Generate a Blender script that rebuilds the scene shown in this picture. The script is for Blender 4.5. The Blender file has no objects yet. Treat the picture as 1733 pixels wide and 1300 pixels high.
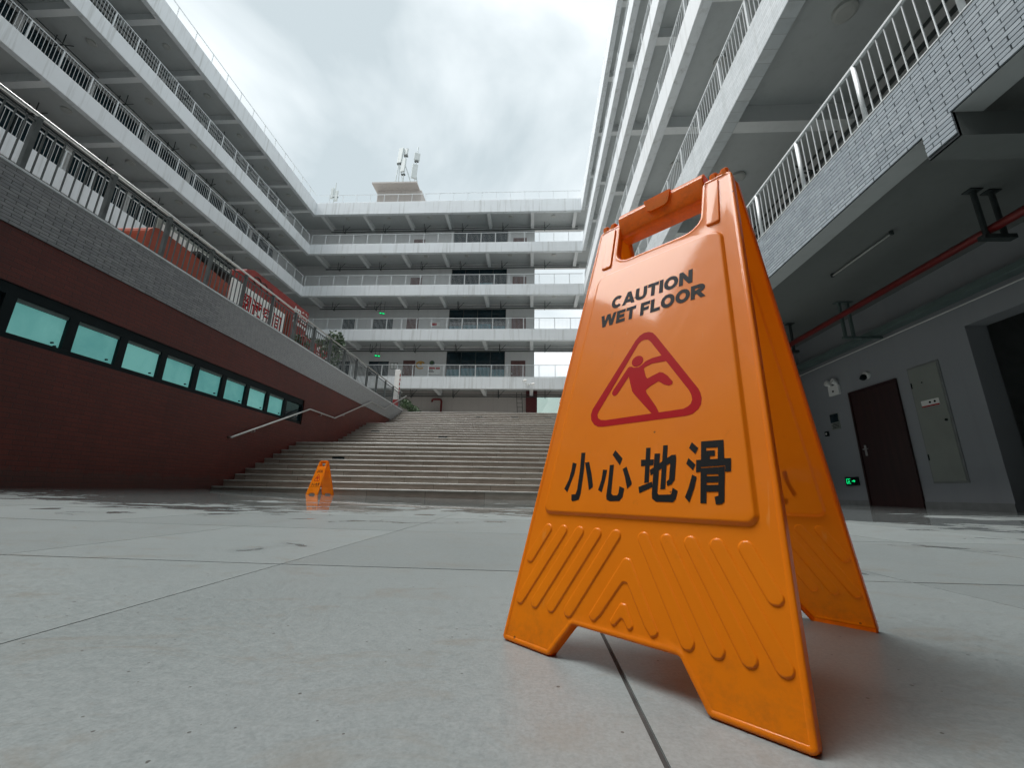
import bpy, bmesh, math, random
from mathutils import Vector, Matrix
from mathutils.geometry import delaunay_2d_cdt
random.seed(7)
S = bpy.context.scene
COL = S.collection
PI = math.pi

# ------------------------------------------------------------------ camera
CAM_H = 0.18
cd = bpy.data.cameras.new('camera')
cam = bpy.data.objects.new('camera', cd); COL.objects.link(cam)
cd.sensor_fit = 'HORIZONTAL'; cd.sensor_width = 36.0; cd.lens = 690.0 / 1733.0 * 36.0
cd.clip_start = 0.02; cd.clip_end = 3000
yw, pt, rl = (math.radians(a) for a in (-3.12, 14.885, 1.08))
fwd = Vector((math.sin(yw) * math.cos(pt), math.cos(yw) * math.cos(pt), math.sin(pt)))
rgt = Vector((math.cos(yw), -math.sin(yw), 0)); upv = rgt.cross(fwd)
r2 = math.cos(rl) * rgt + math.sin(rl) * upv
u2 = -math.sin(rl) * rgt + math.cos(rl) * upv
mw = Matrix((r2, u2, -fwd)).transposed().to_4x4(); mw.translation = (0, 0, CAM_H)
cam.matrix_world = mw
S.camera = cam

# ------------------------------------------------------------------ sky and light (overcast)
SUN_EL, SUN_AZ = math.radians(68), math.radians(-92)      # azimuth from +Y towards +X
w = bpy.data.worlds.new('World'); S.world = w; w.use_nodes = True
nt = w.node_tree; nt.nodes.clear()
def N(t, **k):
    n = nt.nodes.new(t)
    for a, b in k.items(): setattr(n, a, b)
    return n
sky = N('ShaderNodeTexSky', sky_type='NISHITA'); sky.sun_disc = False
sky.sun_elevation = SUN_EL; sky.sun_rotation = SUN_AZ; sky.air_density = 1.0; sky.dust_density = 3.0
tc = N('ShaderNodeTexCoord'); mp = N('ShaderNodeMapping')
mp.inputs['Location'].default_value = (1.35, 0.4, 0.2)
mp.inputs['Scale'].default_value = (1.0, 1.0, 1.9)
nz = N('ShaderNodeTexNoise'); nz.inputs['Scale'].default_value = 1.55; nz.inputs['Detail'].default_value = 6; nz.inputs['Roughness'].default_value = 0.5; nz.inputs['Distortion'].default_value = 0.35
cr = N('ShaderNodeValToRGB')
cr.color_ramp.elements[0].position = 0.36; cr.color_ramp.elements[0].color = (0.50, 0.575, 0.605, 1)
cr.color_ramp.elements[1].position = 0.60; cr.color_ramp.elements[1].color = (1.02, 1.06, 1.075, 1)
e = cr.color_ramp.elements.new(0.48); e.color = (0.72, 0.785, 0.81, 1)
ml = N('ShaderNodeMix', data_type='RGBA', blend_type='MULTIPLY'); ml.inputs['Factor'].default_value = 1; ml.inputs['B'].default_value = (0.1, 0.1, 0.1, 1)
mx = N('ShaderNodeMix', data_type='RGBA'); mx.inputs['Factor'].default_value = 0.93
bg = N('ShaderNodeBackground'); bg.inputs['Strength'].default_value = 0.70
ow = N('ShaderNodeOutputWorld')
for a, b in ((tc.outputs['Generated'], mp.inputs['Vector']), (mp.outputs[0], nz.inputs['Vector']), (nz.outputs['Fac'], cr.inputs['Fac']),
             (sky.outputs[0], ml.inputs['A']), (ml.outputs['Result'], mx.inputs['A']), (cr.outputs['Color'], mx.inputs['B']),
             (mx.outputs['Result'], bg.inputs['Color']), (bg.outputs[0], ow.inputs['Surface'])):
    nt.links.new(a, b)
sl = bpy.data.lights.new('sun', 'SUN'); sl.energy = 3.4; sl.angle = math.radians(40); sl.color = (1.0, 0.99, 0.97)
so = bpy.data.objects.new('sun', sl); COL.objects.link(so)
sd = Vector((math.sin(SUN_AZ) * math.cos(SUN_EL), math.cos(SUN_AZ) * math.cos(SUN_EL), math.sin(SUN_EL)))
so.rotation_euler = sd.to_track_quat('Z', 'Y').to_euler(); so.location = (0, 0, 60)
S.view_settings.view_transform = 'Standard'; S.view_settings.look = 'None'
S.view_settings.exposure = 0.88; S.view_settings.gamma = 1.0; S.view_settings.use_curve_mapping = False
S.render.engine = 'CYCLES'; S.cycles.max_bounces = 7; S.cycles.diffuse_bounces = 5; S.cycles.glossy_bounces = 3; S.cycles.caustics_reflective = False; S.cycles.caustics_refractive = False; S.cycles.use_adaptive_sampling = True; S.cycles.adaptive_threshold = 0.02; S.cycles.use_denoising = True

# ------------------------------------------------------------------ helpers
def tag(o, label=None, cat=None, group=None, kind=None):
    if label: o['label'] = label
    if cat: o['category'] = cat
    if group: o['group'] = group
    if kind: o['kind'] = kind
    return o
def thing(name, label, cat, loc=(0, 0, 0), rotz=0, group=None):
    o = bpy.data.objects.new(name, None); COL.objects.link(o); o.empty_display_size = 0.1
    o.location = loc; o.rotation_euler = (0, 0, rotz)
    return tag(o, label, cat, group)
def pobj(name, mesh, parent=None, loc=(0, 0, 0), rot=(0, 0, 0)):
    o = bpy.data.objects.new(name, mesh); COL.objects.link(o); o.location = loc; o.rotation_euler = rot
    if parent: o.parent = parent
    return o
class MB:
    def __init__(s): s.v = []; s.f = []
    def box(s, x0, x1, y0, y1, z0, z1, c=0.0):
        x0, x1 = min(x0, x1), max(x0, x1); y0, y1 = min(y0, y1), max(y0, y1); z0, z1 = min(z0, z1), max(z0, z1)
        b = len(s.v)
        if c <= 0:
            s.v += [(x0, y0, z0), (x1, y0, z0), (x1, y1, z0), (x0, y1, z0), (x0, y0, z1), (x1, y0, z1), (x1, y1, z1), (x0, y1, z1)]
            s.f += [tuple(b + i for i in q) for q in ((3, 2, 1, 0), (4, 5, 6, 7), (0, 1, 5, 4), (1, 2, 6, 5), (2, 3, 7, 6), (3, 0, 4, 7))]
        else:
            # chamfered box: 24 verts
            bm = bmesh.new(); bmesh.ops.create_cube(bm, size=1)
            for v in bm.verts:
                v.co = ((x0 + x1) / 2 + v.co.x * (x1 - x0), (y0 + y1) / 2 + v.co.y * (y1 - y0), (z0 + z1) / 2 + v.co.z * (z1 - z0))
            bmesh.ops.bevel(bm, geom=bm.edges[:], offset=c, segments=1, affect='EDGES')
            s.addbm(bm)
        return s
    def addbm(s, bm):
        b = len(s.v); bm.verts.index_update()
        s.v += [tuple(v.co) for v in bm.verts]; s.f += [tuple(b + v.index for v in f.verts) for f in bm.faces]; bm.free()
    def tube(s, pts, r, n=10, cap=True):
        pts = [Vector(p) for p in pts]; b0 = len(s.v); rings = []
        for i, p in enumerate(pts):
            if i == 0: t = pts[1] - p
            elif i == len(pts) - 1: t = p - pts[i - 1]
            else: t = (pts[i + 1] - p).normalized() + (p - pts[i - 1]).normalized()
            t.normalize(); a = t.cross(Vector((0, 0, 1)))
            if a.length < 1e-3: a = Vector((1, 0, 0))
            a.normalize(); bb = a.cross(t); rr = r[i] if isinstance(r, (list, tuple)) else r
            rings.append([len(s.v) + k for k in range(n)])
            s.v += [tuple(p + rr * (math.cos(2 * PI * k / n) * a + math.sin(2 * PI * k / n) * bb)) for k in range(n)]
        for A, B in zip(rings, rings[1:]):
            for k in range(n): s.f.append((A[k], A[(k + 1) % n], B[(k + 1) % n], B[k]))
        if cap: s.f.append(tuple(reversed(rings[0]))); s.f.append(tuple(rings[-1]))
        return s
    def prism(s, poly, axis, a0, a1):
        """extrude a 2D polygon along axis ('x','y','z'); poly coordinates are the two other axes in order"""
        b = len(s.v); n = len(poly)
        for a in (a0, a1):
            for p, q in poly:
                s.v.append({'x': (a, p, q), 'y': (p, a, q), 'z': (p, q, a)}[axis])
        s.f.append(tuple(b + i for i in range(n))); s.f.append(tuple(b + n + i for i in reversed(range(n))))
        for i in range(n):
            j = (i + 1) % n; s.f.append((b + i, b + n + i, b + n + j, b + j))
        return s
    def mesh(s, name, m, smooth=False):
        me = bpy.data.meshes.new(name); me.from_pydata(s.v, [], s.f); me.materials.append(m); 
        bm = bmesh.new(); bm.from_mesh(me); bmesh.ops.recalc_face_normals(bm, faces=bm.faces); bm.to_mesh(me); bm.free()
        if smooth: me.shade_smooth()
        me.update(); return me
    def build(s, name, m, parent=None, smooth=False):
        return pobj(name, s.mesh(name, m, smooth), parent)
def bevel(o, wd=0.01, seg=2):
    md = o.modifiers.new('bevel', 'BEVEL'); md.width = wd; md.segments = seg; md.limit_method = 'ANGLE'; return o
def smooth_by_angle(o, ang=35):
    o.data.shade_smooth()
    me = o.data; me.set_sharp_from_angle(angle=math.radians(ang)); return o

# ------------------------------------------------------------------ materials
class NT:
    def __init__(s, name):
        s.m = bpy.data.materials.new(name); s.m.use_nodes = True; s.t = s.m.node_tree; s.b = s.t.nodes['Principled BSDF']
    def n(s, t, **k):
        x = s.t.nodes.new(t)
        for a, b in k.items(): setattr(x, a, b)
        return x
    def l(s, a, b): s.t.links.new(a, b)
    def pos(s, scale=(1, 1, 1)):
        g = s.n('ShaderNodeNewGeometry'); m = s.n('ShaderNodeMapping'); m.inputs['Scale'].default_value = scale
        s.l(g.outputs['Position'], m.inputs['Vector']); return m.outputs[0]
    def noise(s, vec, scale, detail=4, rough=0.55, dist=0):
        x = s.n('ShaderNodeTexNoise'); x.inputs['Scale'].default_value = scale; x.inputs['Detail'].default_value = detail
        x.inputs['Roughness'].default_value = rough; x.inputs['Distortion'].default_value = dist
        s.l(vec, x.inputs['Vector']); return x.outputs['Fac']
    def ramp(s, fac, a, b, ca=(0, 0, 0, 1), cb=(1, 1, 1, 1)):
        x = s.n('ShaderNodeValToRGB'); e = x.color_ramp.elements
        e[0].position = a; e[1].position = b; e[0].color = ca; e[1].color = cb
        s.l(fac, x.inputs['Fac']); return x.outputs['Color']
    def mix(s, f, a, b, mode='MIX'):
        x = s.n('ShaderNodeMix', data_type='RGBA', blend_type=mode)
        for k, v in (('Factor', f), ('A', a), ('B', b)):
            if isinstance(v, (int, float)): x.inputs[k].default_value = v if k == 'Factor' else (v, v, v, 1)
            elif isinstance(v, tuple): x.inputs[k].default_value = v if len(v) == 4 else (*v, 1)
            else: s.l(v, x.inputs[k])
        return x.outputs['Result']
    def math(s, op, a, b=0.0, c=0.0):
        x = s.n('ShaderNodeMath', operation=op)
        for i, v in enumerate((a, b, c)):
            if isinstance(v, (int, float)): x.inputs[i].default_value = v
            else: s.l(v, x.inputs[i])
        return x.outputs[0]
    def set(s, **k):
        for a, v in k.items():
            i = s.b.inputs[a.replace('_', ' ')]
            if isinstance(v, (int, float)): i.default_value = v
            elif isinstance(v, tuple): i.default_value = v if len(v) == 4 else (*v, 1)
            else: s.l(v, i)
        return s
    def bump(s, h, strength=0.3, dist=0.01):
        x = s.n('ShaderNodeBump'); x.inputs['Strength'].default_value = strength; x.inputs['Distance'].default_value = dist
        s.l(h, x.inputs['Height']); s.l(x.outputs[0], s.b.inputs['Normal']); return s
def basic(name, col, rough=0.5, var=0.12, scale=6.0, metal=0.0, bumpy=0.0, stretch=(1, 1, 1), spec=0.5):
    q = NT(name); p = q.pos(stretch); f = q.noise(p, scale, 5)
    lo = tuple(c * (1 - var) for c in col); hi = tuple(min(1, c * (1 + var)) for c in col)
    q.set(Base_Color=q.ramp(f, 0.3, 0.7, (*lo, 1), (*hi, 1)), Roughness=rough, Metallic=metal)
    q.b.inputs['Specular IOR Level'].default_value = spec
    if bumpy: q.bump(q.noise(p, scale * 14, 3), bumpy, 0.004)
    return q.m
def painted(name, col, streak=0.22, bumpy=0.15):
    """outdoor wall paint: broad mottling, rain streaks running down, fine grain"""
    q = NT(name); p = q.pos(); broad = q.noise(p, 0.7, 5); st = q.noise(q.pos((3.2, 3.2, 0.16)), 1.6, 6, 0.65)
    base = q.ramp(broad, 0.3, 0.75, (*[c * 0.92 for c in col], 1), (*col, 1))
    dirt = q.ramp(st, 0.52, 0.78, (1, 1, 1, 1), (1 - streak, 1 - streak * 1.02, 1 - streak * 1.1, 1))
    q.set(Base_Color=q.mix(1.0, base, dirt, 'MULTIPLY'), Roughness=0.62)
    q.bump(q.noise(p, 60, 4), bumpy, 0.004); return q.m
M = {}
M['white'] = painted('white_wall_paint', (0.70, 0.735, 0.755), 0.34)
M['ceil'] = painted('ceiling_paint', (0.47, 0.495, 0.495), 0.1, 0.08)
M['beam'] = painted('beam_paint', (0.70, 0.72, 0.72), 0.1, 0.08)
M['lobbyceil'] = painted('lobby_ceiling_shaded_paint', (0.17, 0.185, 0.18), 0.1, 0.08)  # ceiling paint darkened: the shade of the lobby is put into its colour
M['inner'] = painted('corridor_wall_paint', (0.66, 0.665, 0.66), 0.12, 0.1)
M['lobbywall'] = painted('lobby_wall_shaded_paint', (0.29, 0.305, 0.325), 0.08, 0.06)  # wall colour lowered to carry the dimness under the balcony
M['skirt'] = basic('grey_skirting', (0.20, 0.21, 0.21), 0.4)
M['railwhite'] = basic('white_rail_paint', (0.56, 0.59, 0.60), 0.38, 0.08, 9)
M['railgrey'] = basic('dark_grey_rail_paint', (0.075, 0.085, 0.085), 0.4, 0.2, 7)
M['steel'] = basic('brushed_steel', (0.62, 0.62, 0.60), 0.28, 0.1, 30, 0.9)
M['black'] = basic('black_frame', (0.006, 0.012, 0.014), 0.5, spec=0.15)
M['dark'] = basic('dark_conduit', (0.035, 0.045, 0.045), 0.5, 0.3, 5)
M['tray'] = basic('grey_green_tray', (0.10, 0.14, 0.135), 0.5, 0.15, 5)
M['redpipe'] = basic('red_pipe_paint', (0.13, 0.008, 0.007), 0.4, 0.25, 5)
M['doorbrown'] = basic('dark_brown_door', (0.030, 0.009, 0.008), 0.38, 0.3, 2, stretch=(6, 6, 0.5))
M['browndoor'] = basic('far_brown_door', (0.12, 0.05, 0.045), 0.5, 0.3, 3)
M['cabinet'] = basic('cabinet_grey_enamel', (0.24, 0.26, 0.235), 0.42, 0.08, 3)
M['glassdark'] = basic('dark_window_glass', (0.012, 0.028, 0.036), 0.06, 0.3, 1.2)
M['glassblind'] = basic('window_blind', (0.075, 0.19, 0.235), 0.25, 0.35, 2.2, stretch=(3, 1, 0.6))
M['paper'] = basic('white_panel', (0.78, 0.78, 0.76), 0.5, 0.05)
M['lampglass'] = basic('opal_lamp_cover', (0.42, 0.43, 0.41), 0.35, 0.06)
M['redpaint'] = basic('red_pavilion_paint', (0.26, 0.022, 0.016), 0.45, 0.2, 2.5)
M['orangered'] = basic('orange_red_counter', (0.27, 0.040, 0.012), 0.42, 0.15, 2.5)
M['greenlit'] = basic('lit_green', (0.02, 0.5, 0.16), 0.5)
gl = M['greenlit'].node_tree.nodes['Principled BSDF']; gl.inputs['Emission Color'].default_value = (0.0, 0.9, 0.24, 1); gl.inputs['Emission Strength'].default_value = 0.55
M['gold'] = basic('gold_emblem', (0.65, 0.38, 0.10), 0.3, 0.2, 10, 0.7)
M['terrtile'] = basic('terrace_paving', (0.40, 0.39, 0.37), 0.5)
M['beige'] = painted('beige_tower_render', (0.40, 0.375, 0.355), 0.2)
M['galv'] = basic('antenna_grey', (0.46, 0.50, 0.50), 0.5, 0.08)
M['redprint'] = basic('red_print', (0.36, 0.004, 0.008), 0.6, 0.05, spec=0.08)
M['blackprint'] = basic('black_print', (0.008, 0.009, 0.010), 0.6, 0.1, 40, spec=0.1)
M['whiteprint'] = basic('white_print', (0.78, 0.78, 0.78), 0.5, 0.03)
M['darkred'] = basic('dark_red_pier_paint', (0.085, 0.010, 0.012), 0.5)
M['pink'] = painted('pink_render', (0.60, 0.42, 0.38))

def brickmat(name, col, var=0.16):
    q = NT(name); oi = q.n('ShaderNodeObjectInfo'); p = q.pos()
    f = q.noise(p, 9, 5); a = q.ramp(f, 0.3, 0.7, (*[c * (1 - var) for c in col], 1), (*[c * (1 + var) for c in col], 1))
    r = q.ramp(oi.outputs['Random'], 0, 1, (0.86, 0.87, 0.88, 1), (1.10, 1.09, 1.08, 1))
    q.set(Base_Color=q.mix(1.0, a, r, 'MULTIPLY'), Roughness=0.3); q.bump(q.noise(p, 70, 3), 0.12, 0.003); return q.m
M['brick'] = brickmat('grey_glazed_brick', (0.30, 0.34, 0.37), 0.10)
M['tile'] = brickmat('grey_facing_tile', (0.27, 0.275, 0.285), 0.12)
M['mortar'] = basic('dark_mortar', (0.035, 0.042, 0.046), 0.9, 0.2, 12)
M['mortarl'] = basic('grey_mortar', (0.06, 0.06, 0.064), 0.9, 0.2, 12)

def finebrick():
    q = NT('small_white_facing_brick'); g = q.pos()
    sx = q.n('ShaderNodeSeparateXYZ'); q.l(g, sx.inputs[0]); cx = q.n('ShaderNodeCombineXYZ')
    q.l(sx.outputs['Y'], cx.inputs['X']); q.l(sx.outputs['Z'], cx.inputs['Y'])
    b = q.n('ShaderNodeTexBrick'); b.inputs['Scale'].default_value = 1.0; b.inputs['Brick Width'].default_value = 0.22; b.inputs['Row Height'].default_value = 0.062; b.inputs['Mortar Size'].default_value = 0.004
    b.inputs['Color1'].default_value = (0.50, 0.54, 0.56, 1); b.inputs['Color2'].default_value = (0.60, 0.635, 0.655, 1); b.inputs['Mortar'].default_value = (0.38, 0.40, 0.41, 1)
    q.l(cx.outputs[0], b.inputs['Vector'])
    st = q.noise(q.pos((3, 3, 0.2)), 1.4, 5); d = q.ramp(st, 0.5, 0.8, (1, 1, 1, 1), (0.82, 0.82, 0.80, 1))
    q.set(Base_Color=q.mix(1.0, b.outputs['Color'], d, 'MULTIPLY'), Roughness=0.4)
    q.bump(b.outputs['Fac'], -0.4, 0.004); return q.m
M['finebrick'] = finebrick()

def redwall():
    q = NT('dark_red_brick_wall'); g = q.pos()
    sx = q.n('ShaderNodeSeparateXYZ'); q.l(g, sx.inputs[0]); cx = q.n('ShaderNodeCombineXYZ')
    q.l(sx.outputs['Y'], cx.inputs['X']); q.l(sx.outputs['Z'], cx.inputs['Y'])
    b = q.n('ShaderNodeTexBrick'); b.inputs['Scale'].default_value = 1.0; b.inputs['Brick Width'].default_value = 0.24; b.inputs['Row Height'].default_value = 0.065; b.inputs['Mortar Size'].default_value = 0.005
    b.inputs['Color1'].default_value = (0.100, 0.0125, 0.0058, 1); b.inputs['Color2'].default_value = (0.128, 0.0165, 0.0078, 1); b.inputs['Mortar'].default_value = (0.060, 0.010, 0.007, 1)
    q.l(cx.outputs[0], b.inputs['Vector'])
    st = q.noise(g, 0.6, 6); d = q.ramp(st, 0.3, 0.75, (0.74, 0.74, 0.74, 1), (1.12, 1.12, 1.12, 1))
    sk = q.ramp(q.noise(q.pos((1, 2.6, 0.16)), 1.8, 7, 0.7), 0.48, 0.8, (1, 1, 1, 1), (0.62, 0.64, 0.66, 1)); d = q.mix(1.0, d, sk, 'MULTIPLY')
    spl = q.math('MULTIPLY', q.math('LESS_THAN', q.math('SUBTRACT', sx.outputs['Z'], q.math('MULTIPLY', q.noise(q.pos((0, 3, 0)), 2.0, 5), 0.4)), 0.16), 0.35)
    q.set(Base_Color=q.mix(spl, q.mix(1.0, b.outputs['Color'], d, 'MULTIPLY'), (0.05, 0.035, 0.03)), Roughness=0.5)
    h = q.math('ADD', q.math('MULTIPLY', b.outputs['Fac'], -0.6), q.noise(g, 40, 4)); q.bump(h, 0.55, 0.006); return q.m
M['redwall'] = redwall()

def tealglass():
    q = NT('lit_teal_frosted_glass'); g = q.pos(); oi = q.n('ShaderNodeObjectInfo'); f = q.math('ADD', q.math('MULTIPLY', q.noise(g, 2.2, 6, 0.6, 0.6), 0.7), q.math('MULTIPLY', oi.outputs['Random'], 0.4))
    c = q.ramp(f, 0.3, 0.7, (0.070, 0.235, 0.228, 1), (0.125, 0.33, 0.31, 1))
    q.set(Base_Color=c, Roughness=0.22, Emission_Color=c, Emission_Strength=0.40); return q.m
M['teal'] = tealglass()

def stone_floor(name, joint=False):
    q = NT(name); p = q.pos(); oi = q.n('ShaderNodeObjectInfo')
    sep = q.n('ShaderNodeSeparateXYZ'); q.l(p, sep.inputs[0])
    n1 = q.noise(p, 2.2, 8, 0.62); n2 = q.noise(p, 75, 7, 0.8); n3 = q.noise(p, 260, 4, 0.7)
    base = q.ramp(n1, 0.25, 0.75, (0.178, 0.202, 0.202, 1), (0.228, 0.252, 0.25, 1))
    base = q.mix(0.34, base, q.ramp(n2, 0.3, 0.72, (0.13, 0.148, 0.15, 1), (0.29, 0.312, 0.308, 1)))
    base = q.mix(1.0, base, q.ramp(n3, 0.28, 0.60, (0.80, 0.80, 0.80, 1), (1.06, 1.06, 1.06, 1)), 'MULTIPLY')
    base = q.mix(1.0, base, q.ramp(oi.outputs['Random'], 0, 1, (0.87, 0.87, 0.87, 1), (1.05, 1.05, 1.05, 1)), 'MULTIPLY')
    # scuffs and grime
    sc = q.ramp(q.noise(q.pos((1, 2.2, 1)), 5.5, 8, 0.72, 0.8), 0.53, 0.68)
    base = q.mix(q.math('MULTIPLY', sc, 0.6), base, (0.17, 0.155, 0.13))
    # grit: small dark specks, each its own cell
    for sc_, thr, keep in ((5.0, 0.018, 0.45), (13.0, 0.028, 0.62), (34.0, 0.06, 0.78), (70.0, 0.10, 0.86)):
        vo = q.n('ShaderNodeTexVoronoi'); vo.inputs['Scale'].default_value = sc_; q.l(q.pos((1, 1, 0)), vo.inputs['Vector'])
        sepc = q.n('ShaderNodeSeparateColor'); q.l(vo.outputs['Color'], sepc.inputs[0])
        dot = q.math('MULTIPLY', q.math('LESS_THAN', q.math('ADD', vo.outputs['Distance'], q.math('MULTIPLY', q.noise(p, 90, 2), 0.03)), thr + 0.015), q.math('GREATER_THAN', sepc.outputs[0], keep))
        base = q.mix(q.math('MULTIPLY', dot, 0.85), base, (0.045, 0.04, 0.035))
    # rain water left standing: films and puddles, more of them further into the yard
    wn = q.noise(q.pos((0.55, 1.0, 0)), 0.85, 5, 0.55, 0.5)
    wf = q.noise(q.pos((1, 1.4, 0)), 3.4, 5, 0.6, 0.3)
    yb = q.math('MULTIPLY', q.math('SUBTRACT', sep.outputs['Y'], 3.1), 0.065)
    yb = q.math('MINIMUM', q.math('MAXIMUM', yb, -0.16), 0.22)
    wet = q.math('ADD', q.math('ADD', q.math('MULTIPLY', wn, 0.72), q.math('MULTIPLY', wf, 0.28)), yb)
    spot = q.math('ADD', q.math('MULTIPLY', q.noise(q.pos((0.8, 1, 0)), 2.6, 4, 0.5, 0.4), 0.9), q.math('MINIMUM', q.math('MULTIPLY', sep.outputs['Y'], 0.022), 0.06))
    wet = q.math('MAXIMUM', wet, q.math('SUBTRACT', spot, 0.091))
    wm = q.ramp(wet, 0.535, 0.56)
    damp = q.ramp(wet, 0.50, 0.56)
    base = q.mix(q.math('MULTIPLY', damp, 0.55), base, q.mix(1.0, base, (0.55, 0.55, 0.55), 'MULTIPLY'))
    rough = q.mix(wm, q.ramp(n2, 0.3, 0.7, (0.30, 0.30, 0.30, 1), (0.44, 0.44, 0.44, 1)), (0.035, 0.035, 0.035))
    q.set(Base_Color=base, Roughness=rough); q.b.inputs['Specular IOR Level'].default_value = 0.5
    bs = q.math('MULTIPLY', q.math('ADD', n2, q.math('MULTIPLY', n3, 0.5)), q.math('SUBTRACT', 1.0, q.math('MULTIPLY', wm, 0.97)))
    q.bump(bs, 0.10, 0.003); return q.m
M['floor'] = stone_floor('pale_stone_paving')
M['joint'] = basic('dirty_joint', (0.035, 0.032, 0.03), 0.9, 0.4, 30)

def stair(name, c1, c2, rough):
    q = NT(name); g = q.pos()
    sx = q.n('ShaderNodeSeparateXYZ'); q.l(g, sx.inputs[0])
    oi = q.n('ShaderNodeObjectInfo')
    cell = q.math('FLOOR', q.math('ADD', q.math('MULTIPLY', sx.outputs['X'], 0.83), q.math('MULTIPLY', oi.outputs['Random'], 7.0)))
    wn = q.n('ShaderNodeTexWhiteNoise', noise_dimensions='2D'); cx = q.n('ShaderNodeCombineXYZ'); q.l(cell, cx.inputs['X']); q.l(oi.outputs['Random'], cx.inputs['Y']); q.l(cx.outputs[0], wn.inputs['Vector'])
    a = q.ramp(wn.outputs['Value'], 0, 1, (*c1, 1), (*c2, 1))
    st = q.ramp(q.noise(q.pos((1.5, 1, 6)), 2.2, 7, 0.7), 0.3, 0.8, (1.08, 1.08, 1.08, 1), (0.62, 0.60, 0.57, 1))
    fr = q.math('FRACT', q.math('ADD', q.math('MULTIPLY', sx.outputs['X'], 0.83), q.math('MULTIPLY', oi.outputs['Random'], 7.0)))
    jl = q.ramp(q.math('LESS_THAN', fr, 0.007), 0, 1, (1, 1, 1, 1), (0.35, 0.33, 0.31, 1))
    q.set(Base_Color=q.mix(1.0, q.mix(1.0, a, st, 'MULTIPLY'), jl, 'MULTIPLY'), Roughness=rough); q.bump(q.noise(g, 60, 4), 0.15, 0.003); return q.m
M['tread'] = stair('pale_stone_tread', (0.32, 0.315, 0.295), (0.38, 0.37, 0.345), 0.32)
M['riser'] = stair('pinkish_stone_riser', (0.275, 0.222, 0.188), (0.345, 0.305, 0.265), 0.45)

def orange():
    q = NT('orange_moulded_plastic'); tcn = q.n('ShaderNodeTexCoord'); ob = tcn.outputs['Object']
    n1 = q.noise(ob, 7, 4); n2 = q.noise(ob, 60, 5, 0.7); sp = q.n('ShaderNodeSeparateXYZ'); q.l(ob, sp.inputs[0])
    c = q.ramp(n1, 0.3, 0.7, (0.88, 0.225, 0.004, 1), (0.93, 0.255, 0.006, 1))
    # scratches, rubbed dirt, and grime that thickens towards the feet
    mpn = q.n('ShaderNodeMapping'); mpn.inputs['Scale'].default_value = (1, 0.12, 1); mpn.inputs['Rotation'].default_value = (0, 0, 0.35); q.l(ob, mpn.inputs['Vector'])
    scr = q.ramp(q.noise(mpn.outputs[0], 95, 3, 0.6, 0.4), 0.70, 0.76)
    c = q.mix(q.math('MULTIPLY', scr, 0.22), c, (0.95, 0.50, 0.16))
    sc = q.ramp(q.noise(ob, 24, 9, 0.78, 1.2), 0.60, 0.78)
    c = q.mix(q.math('MULTIPLY', sc, 0.30), c, (0.36, 0.10, 0.015))
    low = q.math('SUBTRACT', 1.0, q.math('MINIMUM', q.math('MULTIPLY', q.math('MAXIMUM', sp.outputs['Y'], 0.0), 14.0), 1.0))
    gr = q.math('MULTIPLY', q.ramp(q.noise(ob, 40, 8, 0.75), 0.45, 0.75), q.math('MULTIPLY', low, 0.4))
    c = q.mix(gr, c, (0.14, 0.075, 0.03))
    vo = q.n('ShaderNodeTexVoronoi'); vo.inputs['Scale'].default_value = 42; q.l(ob, vo.inputs['Vector']); sc2 = q.n('ShaderNodeSeparateColor'); q.l(vo.outputs['Color'], sc2.inputs[0])
    sk = q.math('MULTIPLY', q.math('LESS_THAN', vo.outputs['Distance'], 0.07), q.math('GREATER_THAN', sc2.outputs[0], 0.93))
    c = q.mix(q.math('MULTIPLY', sk, 0.7), c, (0.06, 0.03, 0.015))
    q.set(Base_Color=c, Roughness=0.45); q.b.inputs['Specular IOR Level'].default_value = 0.2
    q.b.inputs['Coat Weight'].default_value = 0.5; q.l(q.ramp(n2, 0.35, 0.8, (0.035, 0.035, 0.035, 1), (0.12, 0.12, 0.12, 1)), q.b.inputs['Coat Roughness'])
    wav = q.n('ShaderNodeMapping'); wav.inputs['Scale'].default_value = (1.0, 0.45, 1.0); wav.inputs['Rotation'].default_value = (0, 0, 0.5); q.l(ob, wav.inputs['Vector'])
    q.bump(q.math('ADD', q.math('ADD', q.noise(wav.outputs[0], 16, 3, 0.5, 0.6), q.math('MULTIPLY', n2, 0.02)), q.math('MULTIPLY', scr, 0.05)), 0.13, 0.006)
    tl = q.n('ShaderNodeBsdfTranslucent'); q.l(c, tl.inputs['Color']); ms = q.n('ShaderNodeMixShader'); ms.inputs[0].default_value = 0.36
    out = q.t.nodes['Material Output']; q.l(q.b.outputs[0], ms.inputs[1]); q.l(tl.outputs[0], ms.inputs[2]); q.l(ms.outputs[0], out.inputs['Surface']); return q.m
M['orange'] = orange()
def leafmat(name, a, b):
    q = NT(name); g = q.pos(); q.set(Base_Color=q.ramp(q.noise(g, 5, 3), 0.3, 0.7, (*a, 1), (*b, 1)), Roughness=0.5); return q.m
M['leaf'] = leafmat('green_leaves', (0.025, 0.055, 0.022), (0.06, 0.115, 0.04))
M['hill'] = leafmat('wooded_hill', (0.05, 0.10, 0.085), (0.09, 0.15, 0.13))
M['bark'] = basic('bark', (0.10, 0.08, 0.06), 0.8, 0.3, 12)
M['ground'] = basic('plain_ground', (0.35, 0.35, 0.34), 0.7)

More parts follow.
